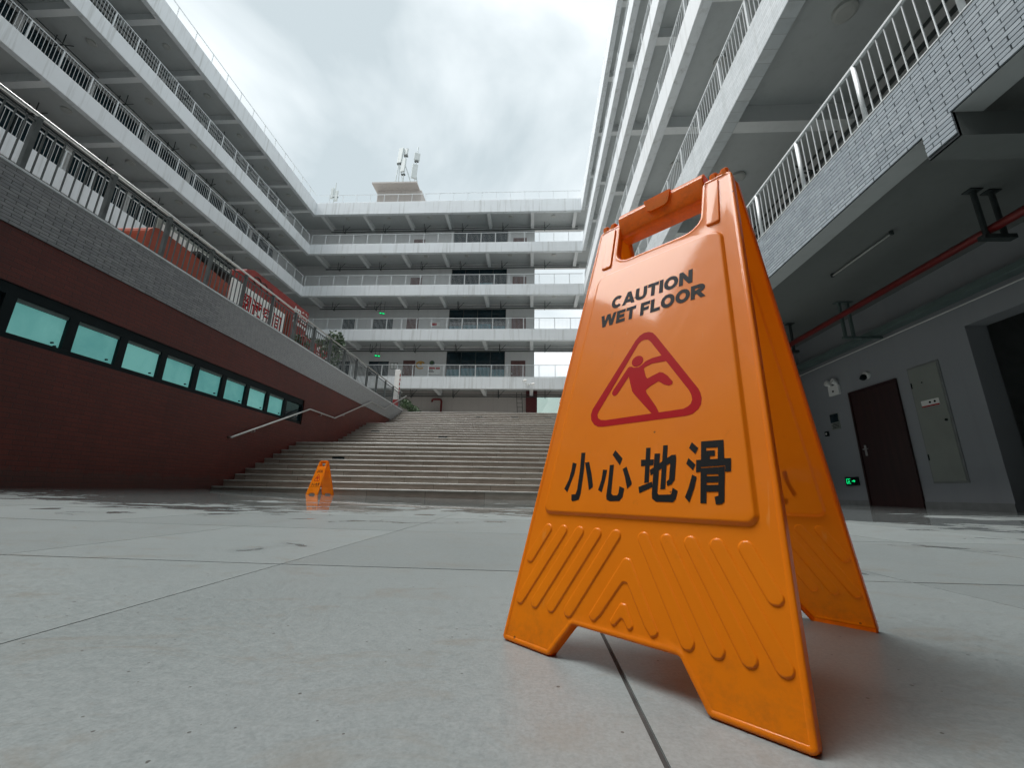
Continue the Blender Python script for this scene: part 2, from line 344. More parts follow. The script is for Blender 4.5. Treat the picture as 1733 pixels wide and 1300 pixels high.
def text_mesh(body, m, box, offset=0.0, flip=False):
    """lettering as flat filled outlines, fitted to box (u0, u1, v0, v1) in the xy plane"""
    c = bpy.data.curves.new('lettering', 'FONT'); c.body = body; c.size = 1.0; c.offset = offset; c.resolution_u = 4; c.fill_mode = 'BOTH'
    o = bpy.data.objects.new('lettering', c); COL.objects.link(o)
    dg = bpy.context.evaluated_depsgraph_get(); me = bpy.data.meshes.new_from_object(o.evaluated_get(dg)); bpy.data.objects.remove(o)
    if not me.vertices: return me
    xs = [v.co.x for v in me.vertices]; ys = [v.co.y for v in me.vertices]
    x0, x1, y0, y1 = min(xs), max(xs), min(ys), max(ys)
    for v in me.vertices:
        v.co = (box[0] + (v.co.x - x0) / (x1 - x0) * (box[1] - box[0]), box[2] + (v.co.y - y0) / (y1 - y0) * (box[3] - box[2]), 0)
    me.materials.clear(); me.materials.append(m); return me

# ------------------------------------------------------------------ the yard floor
XL, XR = -6.67, 6.20            # red wall on the left, lobby wall on the right
YST = 8.42                      # foot of the stairs
def fl(x, y):                   # the yard drains towards its middle
    return 0.10 * (min(x, 0) / 6.67) ** 2 + 0.04 * (max(x, 0) / 6.2) ** 2 + 0.03 * (max(y, 0) / 8.4) ** 2
def sheet(name, x0, x1, y0, y1, dz, m, nx=40, ny=30, parent=None):
    b = MB()
    for j in range(ny + 1):
        for i in range(nx + 1):
            x = x0 + (x1 - x0) * i / nx; y = y0 + (y1 - y0) * j / ny; b.v.append((x, y, fl(x, y) + dz))
    for j in range(ny):
        for i in range(nx): k = j * (nx + 1) + i; b.f.append((k, k + 1, k + nx + 2, k + nx + 1))
    return b.build(name, m, parent, True)
g = MB().box(-900, 900, -900, 900, -0.6, -0.5).build('ground', M['ground']); tag(g, kind='structure')
yard = sheet('courtyard_floor', XL - 0.1, 9.6, -14, 9.6, -0.0028, M['joint']); tag(yard, kind='structure')
SX, SY = 0.73, 0.89
JX = [-0.61 - SX * k for k in range(9, 0, -1)] + [-0.61, 0.093] + [0.85 + SX * k for k in range(0, 13)]
gap = lambda j: 0.0024 if abs(j - 0.093) < 0.01 else 0.0014
for x0, x1 in zip(JX, JX[1:]):
    x = (x0 + x1) / 2; hw = (x1 - x0) / 2
    slab_me = MB().box(-hw + gap(x0), hw - gap(x1), -SY / 2 + 0.0028, SY / 2 - 0.0028, -0.012, 0.0).mesh('paving_slab', M['floor'])
    for j in range(-4, 9):
        y = 1.04 + SY * (j + 0.5)
        if x > 9.3 or (x > XR + 0.3 and y > 9.2): continue
        ex, ey = 0.05, 0.05
        tx = (fl(x + ex, y) - fl(x - ex, y)) / (2 * ex); ty = (fl(x, y + ey) - fl(x, y - ey)) / (2 * ey)
        o = pobj('paving_slab', slab_me, yard, (x, y, fl(x, y) + random.uniform(-0.0004, 0.0004)), (math.atan(ty), -math.atan(tx), 0))
rest = sheet('far_paving', XL - 0.1, 9.6, -14, 1.04 - 4 * SY - 0.002, 0.0, M['floor'], 20, 10, yard)

# ------------------------------------------------------------------ stairs
stairs = thing('staircase', 'wide pale stone staircase climbing from the yard to the upper terrace', 'staircase', (0, YST, 0))
SX0, SX1 = XL + 0.002, 3.598
steps = []; y, z = YST, 0.055
for nr, ydepth in ((10, 1.85), (10, 1.55), (9, 1.0)):
    rz = {0: (1.44 - 0.055) / 10, 1: 0.131, 2: (4.0 - 2.75) / 9}[len([s for s in (10, 20) if len(steps) >= s])]
    for k in range(nr):
        last = k == nr - 1
        steps.append((y, z, rz, ydepth if last else 0.31)); z += rz; y += ydepth if last else 0.31
YTOP = steps[-1][0]
for (y, z, rz, dp) in steps:
    st = bpy.data.objects.new('step', None); COL.objects.link(st); st.parent = stairs; st.location = (0, y - YST, z)
    r = MB().box(SX0, SX1, 0.0, 0.05, -0.15 if z < 0.1 else -0.02, rz - 0.031).build('riser', M['riser'], st)
    t = MB().box(SX0, SX1, -0.018, dp + 0.03, rz - 0.03, rz, 0.005).build('tread', M['tread'], st)
vent = MB().box(-0.16, 0.16, -0.006, 0.002, -0.03, 0.03, 0.002).mesh('step_light', M['black'])
for px, n in ((-4.95, 6), (-3.2, 14), (-5.9, 16), (-2.2, 21), (-0.9, 26), (0.7, 26), (-2.6, 26), (-0.6, 13), (1.1, 5), (-1.4, 5)):
    y, z, rz, dp = steps[n]
    if n in (5, 13): continue
    o = pobj('step_light', vent, stairs, (px, y - YST, z + rz * 0.42))
core = MB().prism([(YST + 0.06, -0.1), (11.2, -0.1), (20.3, -0.1), (20.3, 3.8), (17.6, 2.6), (15.9, 2.6), (13.1, 1.35), (11.3, 1.35)], 'x', SX0 + 0.01, SX1 - 0.01).build('stair_core', M['riser'], stairs)

# ------------------------------------------------------------------ red retaining wall of the terrace, with window strip and tiled band
TZ = 4.0
rw = thing('retaining_wall', 'dark red retaining wall with a tiled band and a strip of lit teal windows', 'wall', (XL, 8, 0))
def rel(o, p): 
    o.parent = p; o.matrix_parent_inverse = Matrix.Translation(p.location).inverted(); return o
WZ0, WZ1, WY0, WY1 = 1.955, 2.66, -1.5, 11.32
b = MB()
b.box(XL - 0.4, XL, -8, 20.05, -0.2, WZ0); b.box(XL - 0.4, XL, -8, 20.05, WZ1, 3.36)
b.box(XL - 0.4, XL, WY1, 20.05, WZ0 + 0.0005, WZ1 - 0.0005); b.box(XL - 0.4, XL, -8, WY0, WZ0 + 0.0005, WZ1 - 0.0005)
rel(b.build('wall', M['redwall']), rw)
fr = MB(); D0, D1 = XL - 0.10, XL - 0.02
fr.box(D0, D1, WY0, WY1, WZ0, WZ0 + 0.075); fr.box(D0, D1, WY0, WY1, WZ1 - 0.15, WZ1)
fr.box(XL - 0.4, XL - 0.36, WY0, WY1, WZ0, WZ1)
mull = []
yy = 4.44 - 0.7465 * 7
while yy < 11.2:
    mull.append(yy); yy += 0.7465 + (0.006 if yy > 4 else 0)
for m in mull: fr.box(D0 - 0.001, D1 + 0.002, m - 0.062, m + 0.062, WZ0 + 0.07, WZ1 - 0.14)
fr.box(D0, D1, WY1 - 0.06, WY1, WZ0, WZ1)
rel(fr.build('window_frame', M['black']), rw)
knob = MB().tube([(0, 0, 0), (0.03, 0, 0)], 0.014, 8).mesh('catch', M['black'])
for m0, m1 in zip(mull, mull[1:] + [WY1]):
    last = m0 > 10.3 or m0 < 4.2
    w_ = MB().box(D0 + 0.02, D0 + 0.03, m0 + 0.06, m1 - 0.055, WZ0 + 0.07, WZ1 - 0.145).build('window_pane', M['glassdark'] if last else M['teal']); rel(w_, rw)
    if not last:
        s_ = MB().box(D0 + 0.03, D0 + 0.062, m0 + 0.064, m1 - 0.064, WZ1 - 0.20, WZ1 - 0.148).build('window_rail', M['tray']); rel(s_, rw)
        for dy in ((0.10, 0.06) if abs(m0 - 4.44) < 0.1 else (0.10,)):
            k_ = pobj('catch', knob); k_.location = (D0 + 0.032, m1 - 0.062 - dy, WZ0 + 0.13 if dy == 0.1 else WZ0 + 0.09); rel(k_, rw)
# tiled band: mortar bed, tiles, coping
BZ0, BZ1 = 3.36, 4.10
bed = MB().box(XL - 0.4, XL + 0.010, -8, 20.06, BZ0, BZ1).build('tile_band', M['mortarl']); rel(bed, rw)
TL, TH, TG = 0.21, 0.0405, 0.0055
nrow = int(round((BZ1 - BZ0) / (TH + TG)))
tile_me = MB().box(0, 0.010, TG / 2, TL - TG / 2, TG / 2, TH + TG / 2, 0.002).mesh('tile', M['tile'])
cand = []
for r in range(nrow):
    k = 0
    while True:
        y = -3.0 + k * TL + (TL / 2 if r % 2 else 0)
        if y + TL > 20.0: break
        cand.append((y, BZ0 + r * (TH + TG) + 0.003)); k += 1
vis = sorted([c for c in cand if c[0] > 3.6], key=lambda c: c[0])
stuff = MB()
for i, (y, z) in enumerate(vis[:300]):
    o = pobj('tile', tile_me); o.location = (XL + 0.010, y, z); o.parent = bed
for (y, z) in vis[300:] + [c for c in cand if c[0] <= 3.6]:
    stuff.box(XL + 0.010, XL + 0.020, y + TG / 2, y + TL - TG / 2, z + TG / 2, z + TH + TG / 2)
o = stuff.build('far_tiles', M['tile']); o['kind'] = 'stuff'; o.parent = bed
rel(MB().box(XL - 0.42, XL + 0.035, -8, 20.07, BZ1, BZ1 + 0.03, 0.004).build('coping', M['white']), rw)
# terrace deck
tag(MB().box(-20, XL - 0.40, -8, 20.0, TZ - 0.3, TZ).build('terrace', M['terrtile']), kind='structure')
tag(MB().box(-20, 9.5, 20.02, 34, TZ - 0.3, TZ - 0.005).build('upper_plaza', M['terrtile']), kind='structure')

# ------------------------------------------------------------------ three wings round the yard
XLF, XRF, YBF = -17.4, 3.6, 27.0
LV = [7.03, 10.58, 14.12, 17.68]; BH = 0.82; RZ0, RZ1 = 21.2, 22.3; CD = 2.4
def W(kind):
    if kind == 'L': return lambda a0, a1, d0, d1: (XLF - d1, XLF - d0, a0, a1)
    if kind == 'R': return lambda a0, a1, d0, d1: (XRF + d0, XRF + d1, a0, a1)
    return lambda a0, a1, d0, d1: (a0, a1, YBF + d0, YBF + d1)
def wing(kind, label, a0, a1, beams, levels, cd_, edge_mats, name):
    t = thing(name, label, 'building', {'L': (XLF, 15, 0), 'R': (XRF, 12, 0), 'B': (-7, YBF, 0)}[kind])
    w_ = W(kind)
    e1 = a1 + (0.25 if kind == 'L' else 0)
    for i, zb in enumerate(levels + [RZ0]):
        roof = zb == RZ0; zt = RZ1 if roof else zb + BH
        o = MB().box(*w_(a0, e1, 0.0, 0.25), zb, zt).build('roof_edge' if roof else 'balcony_edge', M[edge_mats[i]]); rel(bevel(o, 0.012), t)
        s0, s1 = (a0, a1) if kind != 'B' else (XLF - CD, XRF + 2.6)
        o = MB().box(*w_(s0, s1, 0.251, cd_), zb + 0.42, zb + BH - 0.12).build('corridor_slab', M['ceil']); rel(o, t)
        for bm_ in beams:
            o = MB().box(*w_(bm_ - 0.125, bm_ + 0.125, 0.252, cd_), zb + 0.03, zb + 0.425).build('ceiling_beam', M['beam']); rel(o, t)
        # round ceiling lamps, one in each bay
        for b0, b1 in zip(beams, beams[1:]):
            c = (b0 + b1) / 2; q = w_(c, c, 1.15, 1.15)
            o = MB().tube([(q[0], q[2], zb + 0.42), (q[0], q[2], zb + 0.36), (q[0], q[2], zb + 0.345)], [0.17, 0.165, 0.12], 20).build('ceiling_lamp', M['lampglass']); rel(o, t)
        # conduits under the ceiling by the inner wall, on hangers
        cb = MB()
        for d, zz, r in ((cd_ - 0.35, zb + 0.06, 0.025), (cd_ - 0.22, zb - 0.06, 0.038)):
            q0 = w_(a0 + 0.3, a0 + 0.3, d, d); q1 = w_(a1 - 0.05, a1 - 0.05, d, d)
            cb.tube([(q0[0], q0[2], zz), (q1[0], q1[2], zz)], r, 8)
        rel(cb.build('conduit', M['dark']), t)
        for b0 in beams[:-1]:
            hb = MB(); c = b0 + 1.0; q = w_(c, c, cd_ - 0.5, cd_ - 0.1)
            p0 = Vector((q[0], q[2], zb - 0.15)); p1 = Vector((q[1], q[3], zb - 0.15))
            hb.tube([p0, p1], 0.025, 6); hb.tube([p0, p0 + Vector((0, 0, 0.57))], 0.018, 6); hb.tube([p1, p1 + Vector((0, 0, 0.57))], 0.018, 6)
            dv = Vector((0, 1, 0)) if kind != 'B' else Vector((1, 0, 0))
            hb.tube([(p0 + p1) / 2 + Vector((0, 0, 0.05)), (p0 + p1) / 2 + dv * 0.45 + Vector((0, 0, 0.57))], 0.018, 6)
            rel(hb.build('pipe_hanger', M['dark']), t)
    return t
LB = [2.6 + 2.665 * k for k in range(10)]
LB = [b for b in LB if b < 26.9]
RB = [-0.3 + 3.415 * k for k in range(8)]
BB = [-16.95, -13.52, -10.1, -6.93, -3.58, -0.15, 3.2]
LW = wing('L', 'long white wing with stacked open balconies on the left of the yard', -5.0, YBF, LB, LV[1:], CD, ['white'] * 4, 'school_building')
RWG = wing('R', 'tall wing on the right with grey brick lowest balcony and open lobby beneath', -6.0, YBF - 0.001, RB, LV, 2.6, ['finebrick', 'white', 'white', 'white', 'white'], 'school_building')
BW = wing('B', 'white wing closing the far end of the yard above the stairs', XLF + 0.001, XRF - 0.001, BB, LV, CD, ['white'] * 5, 'school_building')

# fourth wing, closing the yard close behind the camera (its roofline shows in the sign's gloss)
YFF = -2.3
FW = thing('school_building', 'white wing closing the near end of the yard behind the viewer', 'building', (-7, YFF, 0))
for i, zb in enumerate([3.43] + LV + [RZ0]):
    zt = RZ1 if zb == RZ0 else zb + (0.72 if i == 0 else BH)
    rel(MB().box(XLF + 0.001, XRF - 0.03, YFF - 0.25, YFF, zb, zt).build('roof_edge' if zb == RZ0 else 'balcony_edge', M['white']), FW)
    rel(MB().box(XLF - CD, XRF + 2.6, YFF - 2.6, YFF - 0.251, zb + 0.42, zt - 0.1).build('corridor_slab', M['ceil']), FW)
rel(MB().box(XLF - CD, 9.6, YFF - 2.8, YFF - 2.6, 3.5, RZ1).build('corridor_wall', M['inner']), FW)
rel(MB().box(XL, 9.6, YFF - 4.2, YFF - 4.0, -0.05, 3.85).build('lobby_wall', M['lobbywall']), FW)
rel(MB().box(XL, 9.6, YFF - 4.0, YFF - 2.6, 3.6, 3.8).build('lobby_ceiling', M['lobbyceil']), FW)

# inner corridor walls --------------------------------------------------
def inner_wall(t, kind, a0, a1, zf, zc, d, openings):
    """wall with rectangular openings [(o0, o1, z0, z1)], sorted along the run"""
    w_ = W(kind); b = MB(); p = a0
    for (o0, o1, z0, z1) in sorted(openings):
        if o0 > p: b.box(*w_(p, o0, d, d + 0.2), zf, zc)
        if z0 > zf: b.box(*w_(o0, o1, d, d + 0.2), zf, z0)
        if z1 < zc: b.box(*w_(o0, o1, d, d + 0.2), z1, zc)
        p = o1
    if p < a1: b.box(*w_(p, a1, d, d + 0.2), zf, zc)
    return rel(b.build('corridor_wall', M['inner']), t)
def window(t, kind, o0, o1, z0, z1, d, panes=3, blind=False):
    w_ = W(kind); f = MB()
    f.box(*w_(o0, o1, d + 0.05, d + 0.11), z0, z0 + 0.05); f.box(*w_(o0, o1, d + 0.05, d + 0.11), z1 - 0.05, z1)
    for k in range(panes + 1):
        c = o0 + (o1 - o0) * k / panes; c = min(max(c, o0 + 0.025), o1 - 0.025)
        f.box(*w_(c - 0.025, c + 0.025, d + 0.051, d + 0.109), z0 + 0.049, z1 - 0.049)
    fo = rel(f.build('window_frame', M['dark']), t)
    for k in range(panes):
        c0 = o0 + (o1 - o0) * k / panes; c1 = o0 + (o1 - o0) * (k + 1) / panes
        g_ = MB().box(*w_(c0 + 0.02, c1 - 0.02, d + 0.07, d + 0.08), z0 + 0.03, z1 - 0.03).build('window_pane', M['glassdark'])
        g_.parent = fo
        if blind:
            h_ = z0 + (z1 - z0) * (0.50 + 0.03 * ((k * 7) % 3))
            q_ = MB().box(*w_(c0 + 0.03, c1 - 0.03, d + 0.060, d + 0.066), z0 + 0.05, h_).build('window_blind', M['glassblind'])
            q_.parent = fo
ftop = lambda zb: zb + BH - 0.12
for i, zb in enumerate(LV[1:]):
    zc = (LV[1:] + [RZ0])[i + 1] + 0.42; zf = ftop(zb)
    ops = [(c + 0.12, c + 2.55, zf + 0.9, zc - 0.45) for c in LB if 4 < c < 24]
    inner_wall(LW, 'L', -5, YBF + CD, zf, zc, CD, ops)
    for o in ops: window(LW, 'L', *o, CD, 3)
rel(MB().box(XLF - CD - 0.2, XLF - CD, -2, YBF + CD, TZ, ftop(LV[1])).build('corridor_wall', M['inner']), LW)
for i, zb in enumerate([3.43] + LV):
    zc = (LV + [RZ0])[i] + 0.42; zf = TZ if i == 0 else ftop(zb)
    ops = [(c + 0.5, c + 2.9, zf + 0.9, zc - 0.5) for c in RB if 1 < c < 23]
    inner_wall(RWG, 'R', -5, YBF + CD, zf, zc, 2.6, ops)
    for o in ops: window(RWG, 'R', *o, 2.6, 3)
# far wing: big window bay, doors, small windows, and the open end that lets the sky through
for i, zb in enumerate(LV):
    zc = (LV + [RZ0])[i + 1] + 0.42; zf = ftop(zb)
    ops = [(-6.68, -2.18, zf, zc - 0.42), (0.05, 6.2, zf, zc - 0.42)]
    if i < 2: ops += [(-12.72, -11.13, zf + 0.85, zf + 2.05), (-15.3, -14.2, zf + 0.85, zf + 2.05)]
    inner_wall(BW, 'B', XLF - CD, 0.05, zf, zc, CD, ops[:1] + ops[2:])
    rel(MB().box(0.05, 6.2, YBF + CD + 0.001, YBF + CD + 0.2, zc - 0.42, zc).build('lintel', M['inner']), BW)
    rel(MB().box(0.05, 6.2, YBF + CD + 0.02, YBF + CD + 0.16, zf, zf + (0.28 if i == 2 else 0.12)).build('kerb', M['pink'] if i == 2 else M['inner']), BW)
    window(BW, 'B', *ops[0], CD, 4, True)
    for o in ops[2:]: window(BW, 'B', *o, CD, 2)
    for d0, d1 in ((-10.0, -9.07), (-1.72, -0.62)):
        dr = rel(MB().box(d0, d1, YBF + CD - 0.03, YBF + CD - 0.002, zf, zf + 2.1).build('door', M['browndoor']), BW)
        h_ = MB().box(d0 + 0.07, d0 + 0.11, YBF + CD - 0.08, YBF + CD - 0.03, zf + 1.0, zf + 1.14).build('handle', M['steel']); h_.parent = dr
# far wing at plaza level: stone wall, opening to the hill beyond
b = MB(); b.box(XLF - CD, -0.55, YBF + CD, YBF + CD + 0.2, TZ, LV[0] + 0.42); b.box(0.27, 6.2, YBF + CD, YBF + CD + 0.2, TZ, TZ + 1.15); b.box(0.27, 6.2, YBF + CD, YBF + CD + 0.2, LV[0] + 0.05, LV[0] + 0.42)
rel(b.build('plaza_wall', M['beige']), BW)
rel(MB().box(-0.55, 0.27, YBF + CD - 0.15, YBF + CD + 0.2, TZ, LV[0] + 0.42).build('red_pier', M['darkred']), BW)
rel(MB().box(XLF - CD - 0.2, XRF + 2.8, YBF + 0.251, YBF + CD + 0.2, RZ0 + BH - 0.11, RZ0 + BH + 0.05).build('roof_deck', M['ceil']), BW)
rel(MB().box(XLF - CD - 0.2, -9.5, YBF + CD + 0.201, YBF + CD + 9, LV[0], RZ0 + BH + 0.05).build('stair_block', M['beige']), BW)
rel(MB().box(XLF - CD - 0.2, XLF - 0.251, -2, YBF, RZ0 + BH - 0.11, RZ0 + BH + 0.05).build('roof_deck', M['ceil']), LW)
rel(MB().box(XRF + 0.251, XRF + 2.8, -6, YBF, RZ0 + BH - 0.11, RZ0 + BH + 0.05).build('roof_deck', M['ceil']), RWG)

# right wing: brick balcony edge over the lobby -------------------------
KZ0, KZ1 = 3.43, 4.15
bb = MB(); bb.box(XRF, XRF + 0.25, -6, YBF, KZ0, KZ1)
rel(MB().box(XRF + 0.004, XRF + 0.25, -6, YBF, KZ0 - 0.004, KZ0 - 0.0005).build('beam_soffit', M['ceil']), RWG)
band = rel(bb.build('brick_balcony_edge', M['mortar']), RWG)
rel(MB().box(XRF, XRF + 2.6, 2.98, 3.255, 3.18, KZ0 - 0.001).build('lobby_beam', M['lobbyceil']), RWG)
BL, BHT, BG = 0.20, 0.0388, 0.0062
nr = int(round((KZ1 - KZ0) / (BHT + BG)))
brick_me = MB().box(-0.014, 0, BG / 2, BL - BG / 2, 0, BHT, 0.002).mesh('brick', M['brick'])
half_me = MB().box(-0.014, 0, BG / 2, BL * 0.68 - BG / 2, 0, BHT, 0.002).mesh('brick', M['brick'])
cand = []
for r in range(nr):
    k = 0
    while True:
        y = -3.0 + k * BL + (BL / 2 if r % 2 else 0) + random.uniform(-0.002, 0.002)
        if y + BL > 26.9: break
        cand.append((y, KZ0 + 0.004 + r * (BHT + BG))); k += 1
vis = sorted([c for c in cand if c[0] > 2.15])
def brick(me, y, z):
    o = pobj('brick', me); o.location = (XRF, y, z); o.parent = band
rel(MB().box(XRF - 0.002, XRF + 0.02, 2.98, 3.255, 3.18, KZ0 - 0.002).build('beam_end', M['mortar']), RWG)
c3 = MB().box(-0.014, 0, BG / 2, 0.075 - BG / 2, 0, BHT, 0.002).mesh('brick', M['brick'])
for r in range(5):
    zz = KZ0 - (r + 1) * (BHT + BG) + 0.006
    for me, y in (((brick_me, 2.98), (c3, 3.18)) if r % 2 else ((half_me, 2.98), (half_me, 2.98 + BL * 0.68))): brick(me, y, zz)
for y, z in vis[:285]: brick(brick_me, y, z)
stuff = MB()
for y, z in vis[285:] + [c for c in cand if c[0] <= 2.15]: stuff.box(XRF - 0.014, XRF, y + BG / 2, y + BL - BG / 2, z, z + BHT)
o = stuff.build('far_bricks', M['brick']); o['kind'] = 'stuff'; o.parent = band
rel(MB().box(XRF - 0.02, XRF + 0.27, -6, YBF, KZ1, KZ1 + 0.02, 0.004).build('coping', M['railwhite']), RWG)
# lobby ceiling, walls
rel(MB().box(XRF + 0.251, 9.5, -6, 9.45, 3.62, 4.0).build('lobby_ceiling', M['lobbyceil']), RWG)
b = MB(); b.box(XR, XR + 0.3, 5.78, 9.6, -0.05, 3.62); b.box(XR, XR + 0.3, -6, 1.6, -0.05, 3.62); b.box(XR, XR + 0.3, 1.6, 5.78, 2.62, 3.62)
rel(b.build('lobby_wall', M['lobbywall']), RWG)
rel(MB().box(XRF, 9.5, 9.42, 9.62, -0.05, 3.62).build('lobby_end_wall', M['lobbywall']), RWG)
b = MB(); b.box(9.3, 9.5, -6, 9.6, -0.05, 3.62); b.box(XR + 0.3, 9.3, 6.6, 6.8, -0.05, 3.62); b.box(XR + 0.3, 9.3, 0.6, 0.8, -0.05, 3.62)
rel(b.build('passage_wall', M['skirt']), RWG)  # dark skirting grey paints in the gloom of the passage
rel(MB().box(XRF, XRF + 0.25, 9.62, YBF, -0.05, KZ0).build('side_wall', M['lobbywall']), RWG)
for y0, y1 in ((5.78, 7.028), (8.112, 9.42)): rel(MB().box(XR - 0.012, XR, y0, y1, 0, 0.155).build('skirting', M['skirt']), RWG)
dr = rel(MB().box(XR - 0.022, XR + 0.02, 7.07, 8.07, 0.04, 2.145, 0.004).build('door', M['doorbrown']), RWG)
b = MB(); b.box(XR - 0.035, XR + 0.01, 7.03, 7.069, 0.04, 2.185); b.box(XR - 0.035, XR + 0.01, 8.071, 8.11, 0.04, 2.185); b.box(XR - 0.035, XR + 0.01, 7.07, 8.07, 2.146, 2.185)
o = b.build('door_frame', M['doorbrown']); o.parent = dr
b = MB(); b.box(XR - 0.034, XR - 0.022, 7.93, 7.975, 0.95, 1.15, 0.004); b.tube([(XR - 0.03, 7.952, 1.07), (XR - 0.075, 7.952, 1.07), (XR - 0.075, 7.84, 1.07)], 0.009, 8)
o = b.build('handle', M['steel']); o.parent = dr

# ------------------------------------------------------------------ railings
def railing(label, kind, a0, a1, z, h, d, pitch, first, bars, solo=None, mat='railwhite', post='bar', group=None, pw=0.045):
    """post positions first + k*pitch; bars balusters between posts; those inside solo=(s0, s1) are objects of their own"""
    w_ = W(kind); q = w_((a0 + a1) / 2, (a0 + a1) / 2, d, d)
    t = thing('balcony_railing', label, 'railing', (q[0], q[2], z), 0, group)
    P = lambda a: (lambda q: Vector((q[0] - t.location.x, q[2] - t.location.y, 0)))(w_(a, a, d, d))
    along = (P(a1) - P(a0)).normalized()
    bx = lambda hw, hd: (hw, hd) if abs(along.x) > 0.5 else (hd, hw)
    ra = lambda b, z0, z1, hd: b.box(min(P(a0).x, P(a1).x) - (hd if abs(along.x) < .5 else 0), max(P(a0).x, P(a1).x) + (hd if abs(along.x) < .5 else 0),
                                     min(P(a0).y, P(a1).y) - (hd if abs(along.x) > .5 else 0), max(P(a0).y, P(a1).y) + (hd if abs(along.x) > .5 else 0), z0, z1)
    ra(MB(), h - 0.03, h, 0.019).build('top_rail', M[mat], t)
    if bars: ra(MB(), 0.055, 0.085, 0.014).build('bottom_rail', M[mat], t)
    if post == 'bar':
        hx, hy = bx(0.012, pw / 2) if False else bx(pw / 2, 0.02); pm = MB().box(-hx, hx, -hy, hy, 0, h - 0.04).mesh('post', M[mat])
    else: pm = MB().tube([(0, 0, 0), (0, 0, h - 0.02)], pw / 2, 12).mesh('post', M[mat], True)
    hx, hy = bx(0.0052, 0.0052); bmesh_ = MB().box(-hx, hx, -hy, hy, 0.05, h - 0.03).mesh('baluster', M[mat])
    k = math.ceil((a0 - first) / pitch); posts = []
    while first + k * pitch <= a1 + 1e-6: posts.append(first + k * pitch); k += 1
    st = MB()
    for p in posts:
        pobj('post', pm, t, P(p))
    if bars:
        for p in [posts[0] - pitch] + posts:
            for j in range(1, bars + 1):
                a = p + pitch * j / (bars + 1)
                if not a0 < a < a1: continue
                if solo and solo[0] < a < solo[1]: pobj('baluster', bmesh_, t, P(a))
                else:
                    c = P(a); st.box(c.x - hx, c.x + hx, c.y - hy, c.y + hy, 0.05, h - 0.03)
        if st.v: o = st.build('balusters', M[mat], t); o['kind'] = 'stuff'
    return t
RH = 0.88
names = ['lowest', 'middle', 'topmost']
for i, zb in enumerate(LV[1:]):
    railing('white slatted balcony railing of the left wing, %s of its three' % names[i], 'L', 4.0, YBF - 0.02, zb + BH, RH, 0.12, 1.02, 9.63, 8, None, group='left wing railings', pw=0.05)
names = ['lowest', 'second', 'third', 'topmost']
for i, zb in enumerate(LV):
    railing('white balcony railing across the far wing, %s of four from the plaza up' % names[i], 'B', XLF + 0.02, XRF - 0.02, zb + BH, RH + 0.05, 0.12, 1.11, -17.38, 11, None, group='far wing railings', pw=0.05)
names = ['second', 'third', 'fourth', 'topmost']
railing('grey-white railing above the grey brick balcony edge, lowest on the right wing', 'R', 1.6, YBF - 0.02, KZ1 + 0.02, 0.92, 0.12, 1.073, 2.78, 9, (2.2, 7.5), post='tube', group='right wing railings', pw=0.05)
for i, zb in enumerate(LV):
    railing('white balcony railing of the right wing, %s from the bottom' % names[i] if i < 3 else 'white balcony railing of the right wing, topmost of five', 'R', 3.0, YBF - 0.02, zb + BH, RH, 0.12, 1.075, 5.45, 9, (4.6, 10) if i == 0 else None, group='right wing railings', pw=0.05)
for kind, lab, a0, a1 in (('L', 'thin roof railing along the left wing', 2, YBF + 0.3), ('B', 'thin roof railing along the far wing in front of the antenna hut', XLF, XRF), ('R', 'thin roof railing along the right wing', -4, YBF)):
    railing(lab, kind, a0, a1, RZ1, 0.95, 0.30, 1.13, 0.37, 0, group='roof railings', pw=0.03)

# terrace railing: grey posts and bars, bright steel handrail
tr = thing('terrace_railing', 'dark grey barred railing with steel top rail along the tiled terrace edge', 'railing', (XL - 0.09, 10, BZ1 + 0.03))
RHT = 0.90; pts = []; k = 0; posts = [4.12 + 1.045 * k - 1.045 * 4 for k in range(20)]; posts = [p for p in posts if p < 20.05]
rel_y = lambda y: y - 10
MB().tube([(0.02, rel_y(-0.2), RHT), (0.02, rel_y(20.05), RHT)], 0.024, 12).build('top_rail', M['steel'], tr, True)
MB().box(-0.012, 0.012, rel_y(-0.2), rel_y(20.0), RHT - 0.115, RHT - 0.09).build('upper_bar', M['railgrey'], tr)
MB().box(-0.012, 0.012, rel_y(-0.2), rel_y(20.0), 0.05, 0.075).build('bottom_bar', M['railgrey'], tr)
pm = MB().box(-0.032, 0.032, -0.028, 0.028, 0, RHT - 0.012).mesh('post', M['railgrey']); bm_ = MB().box(-0.008, 0.008, -0.008, 0.008, 0.06, RHT - 0.1).mesh('baluster', M['railgrey'])
st = MB()
for p in posts:
    pobj('post', pm, tr, (0, rel_y(p), 0))
    for j in range(1, 9):
        a = p + 1.045 * j / 9
        if a > 20: continue
        if 3.8 < a < 14: pobj('baluster', bm_, tr, (0, rel_y(a), 0))
        else: st.box(-0.008, 0.008, rel_y(a) - 0.008, rel_y(a) + 0.008, 0.06, RHT - 0.1)
o = st.build('balusters', M['railgrey'], tr); o['kind'] = 'stuff'

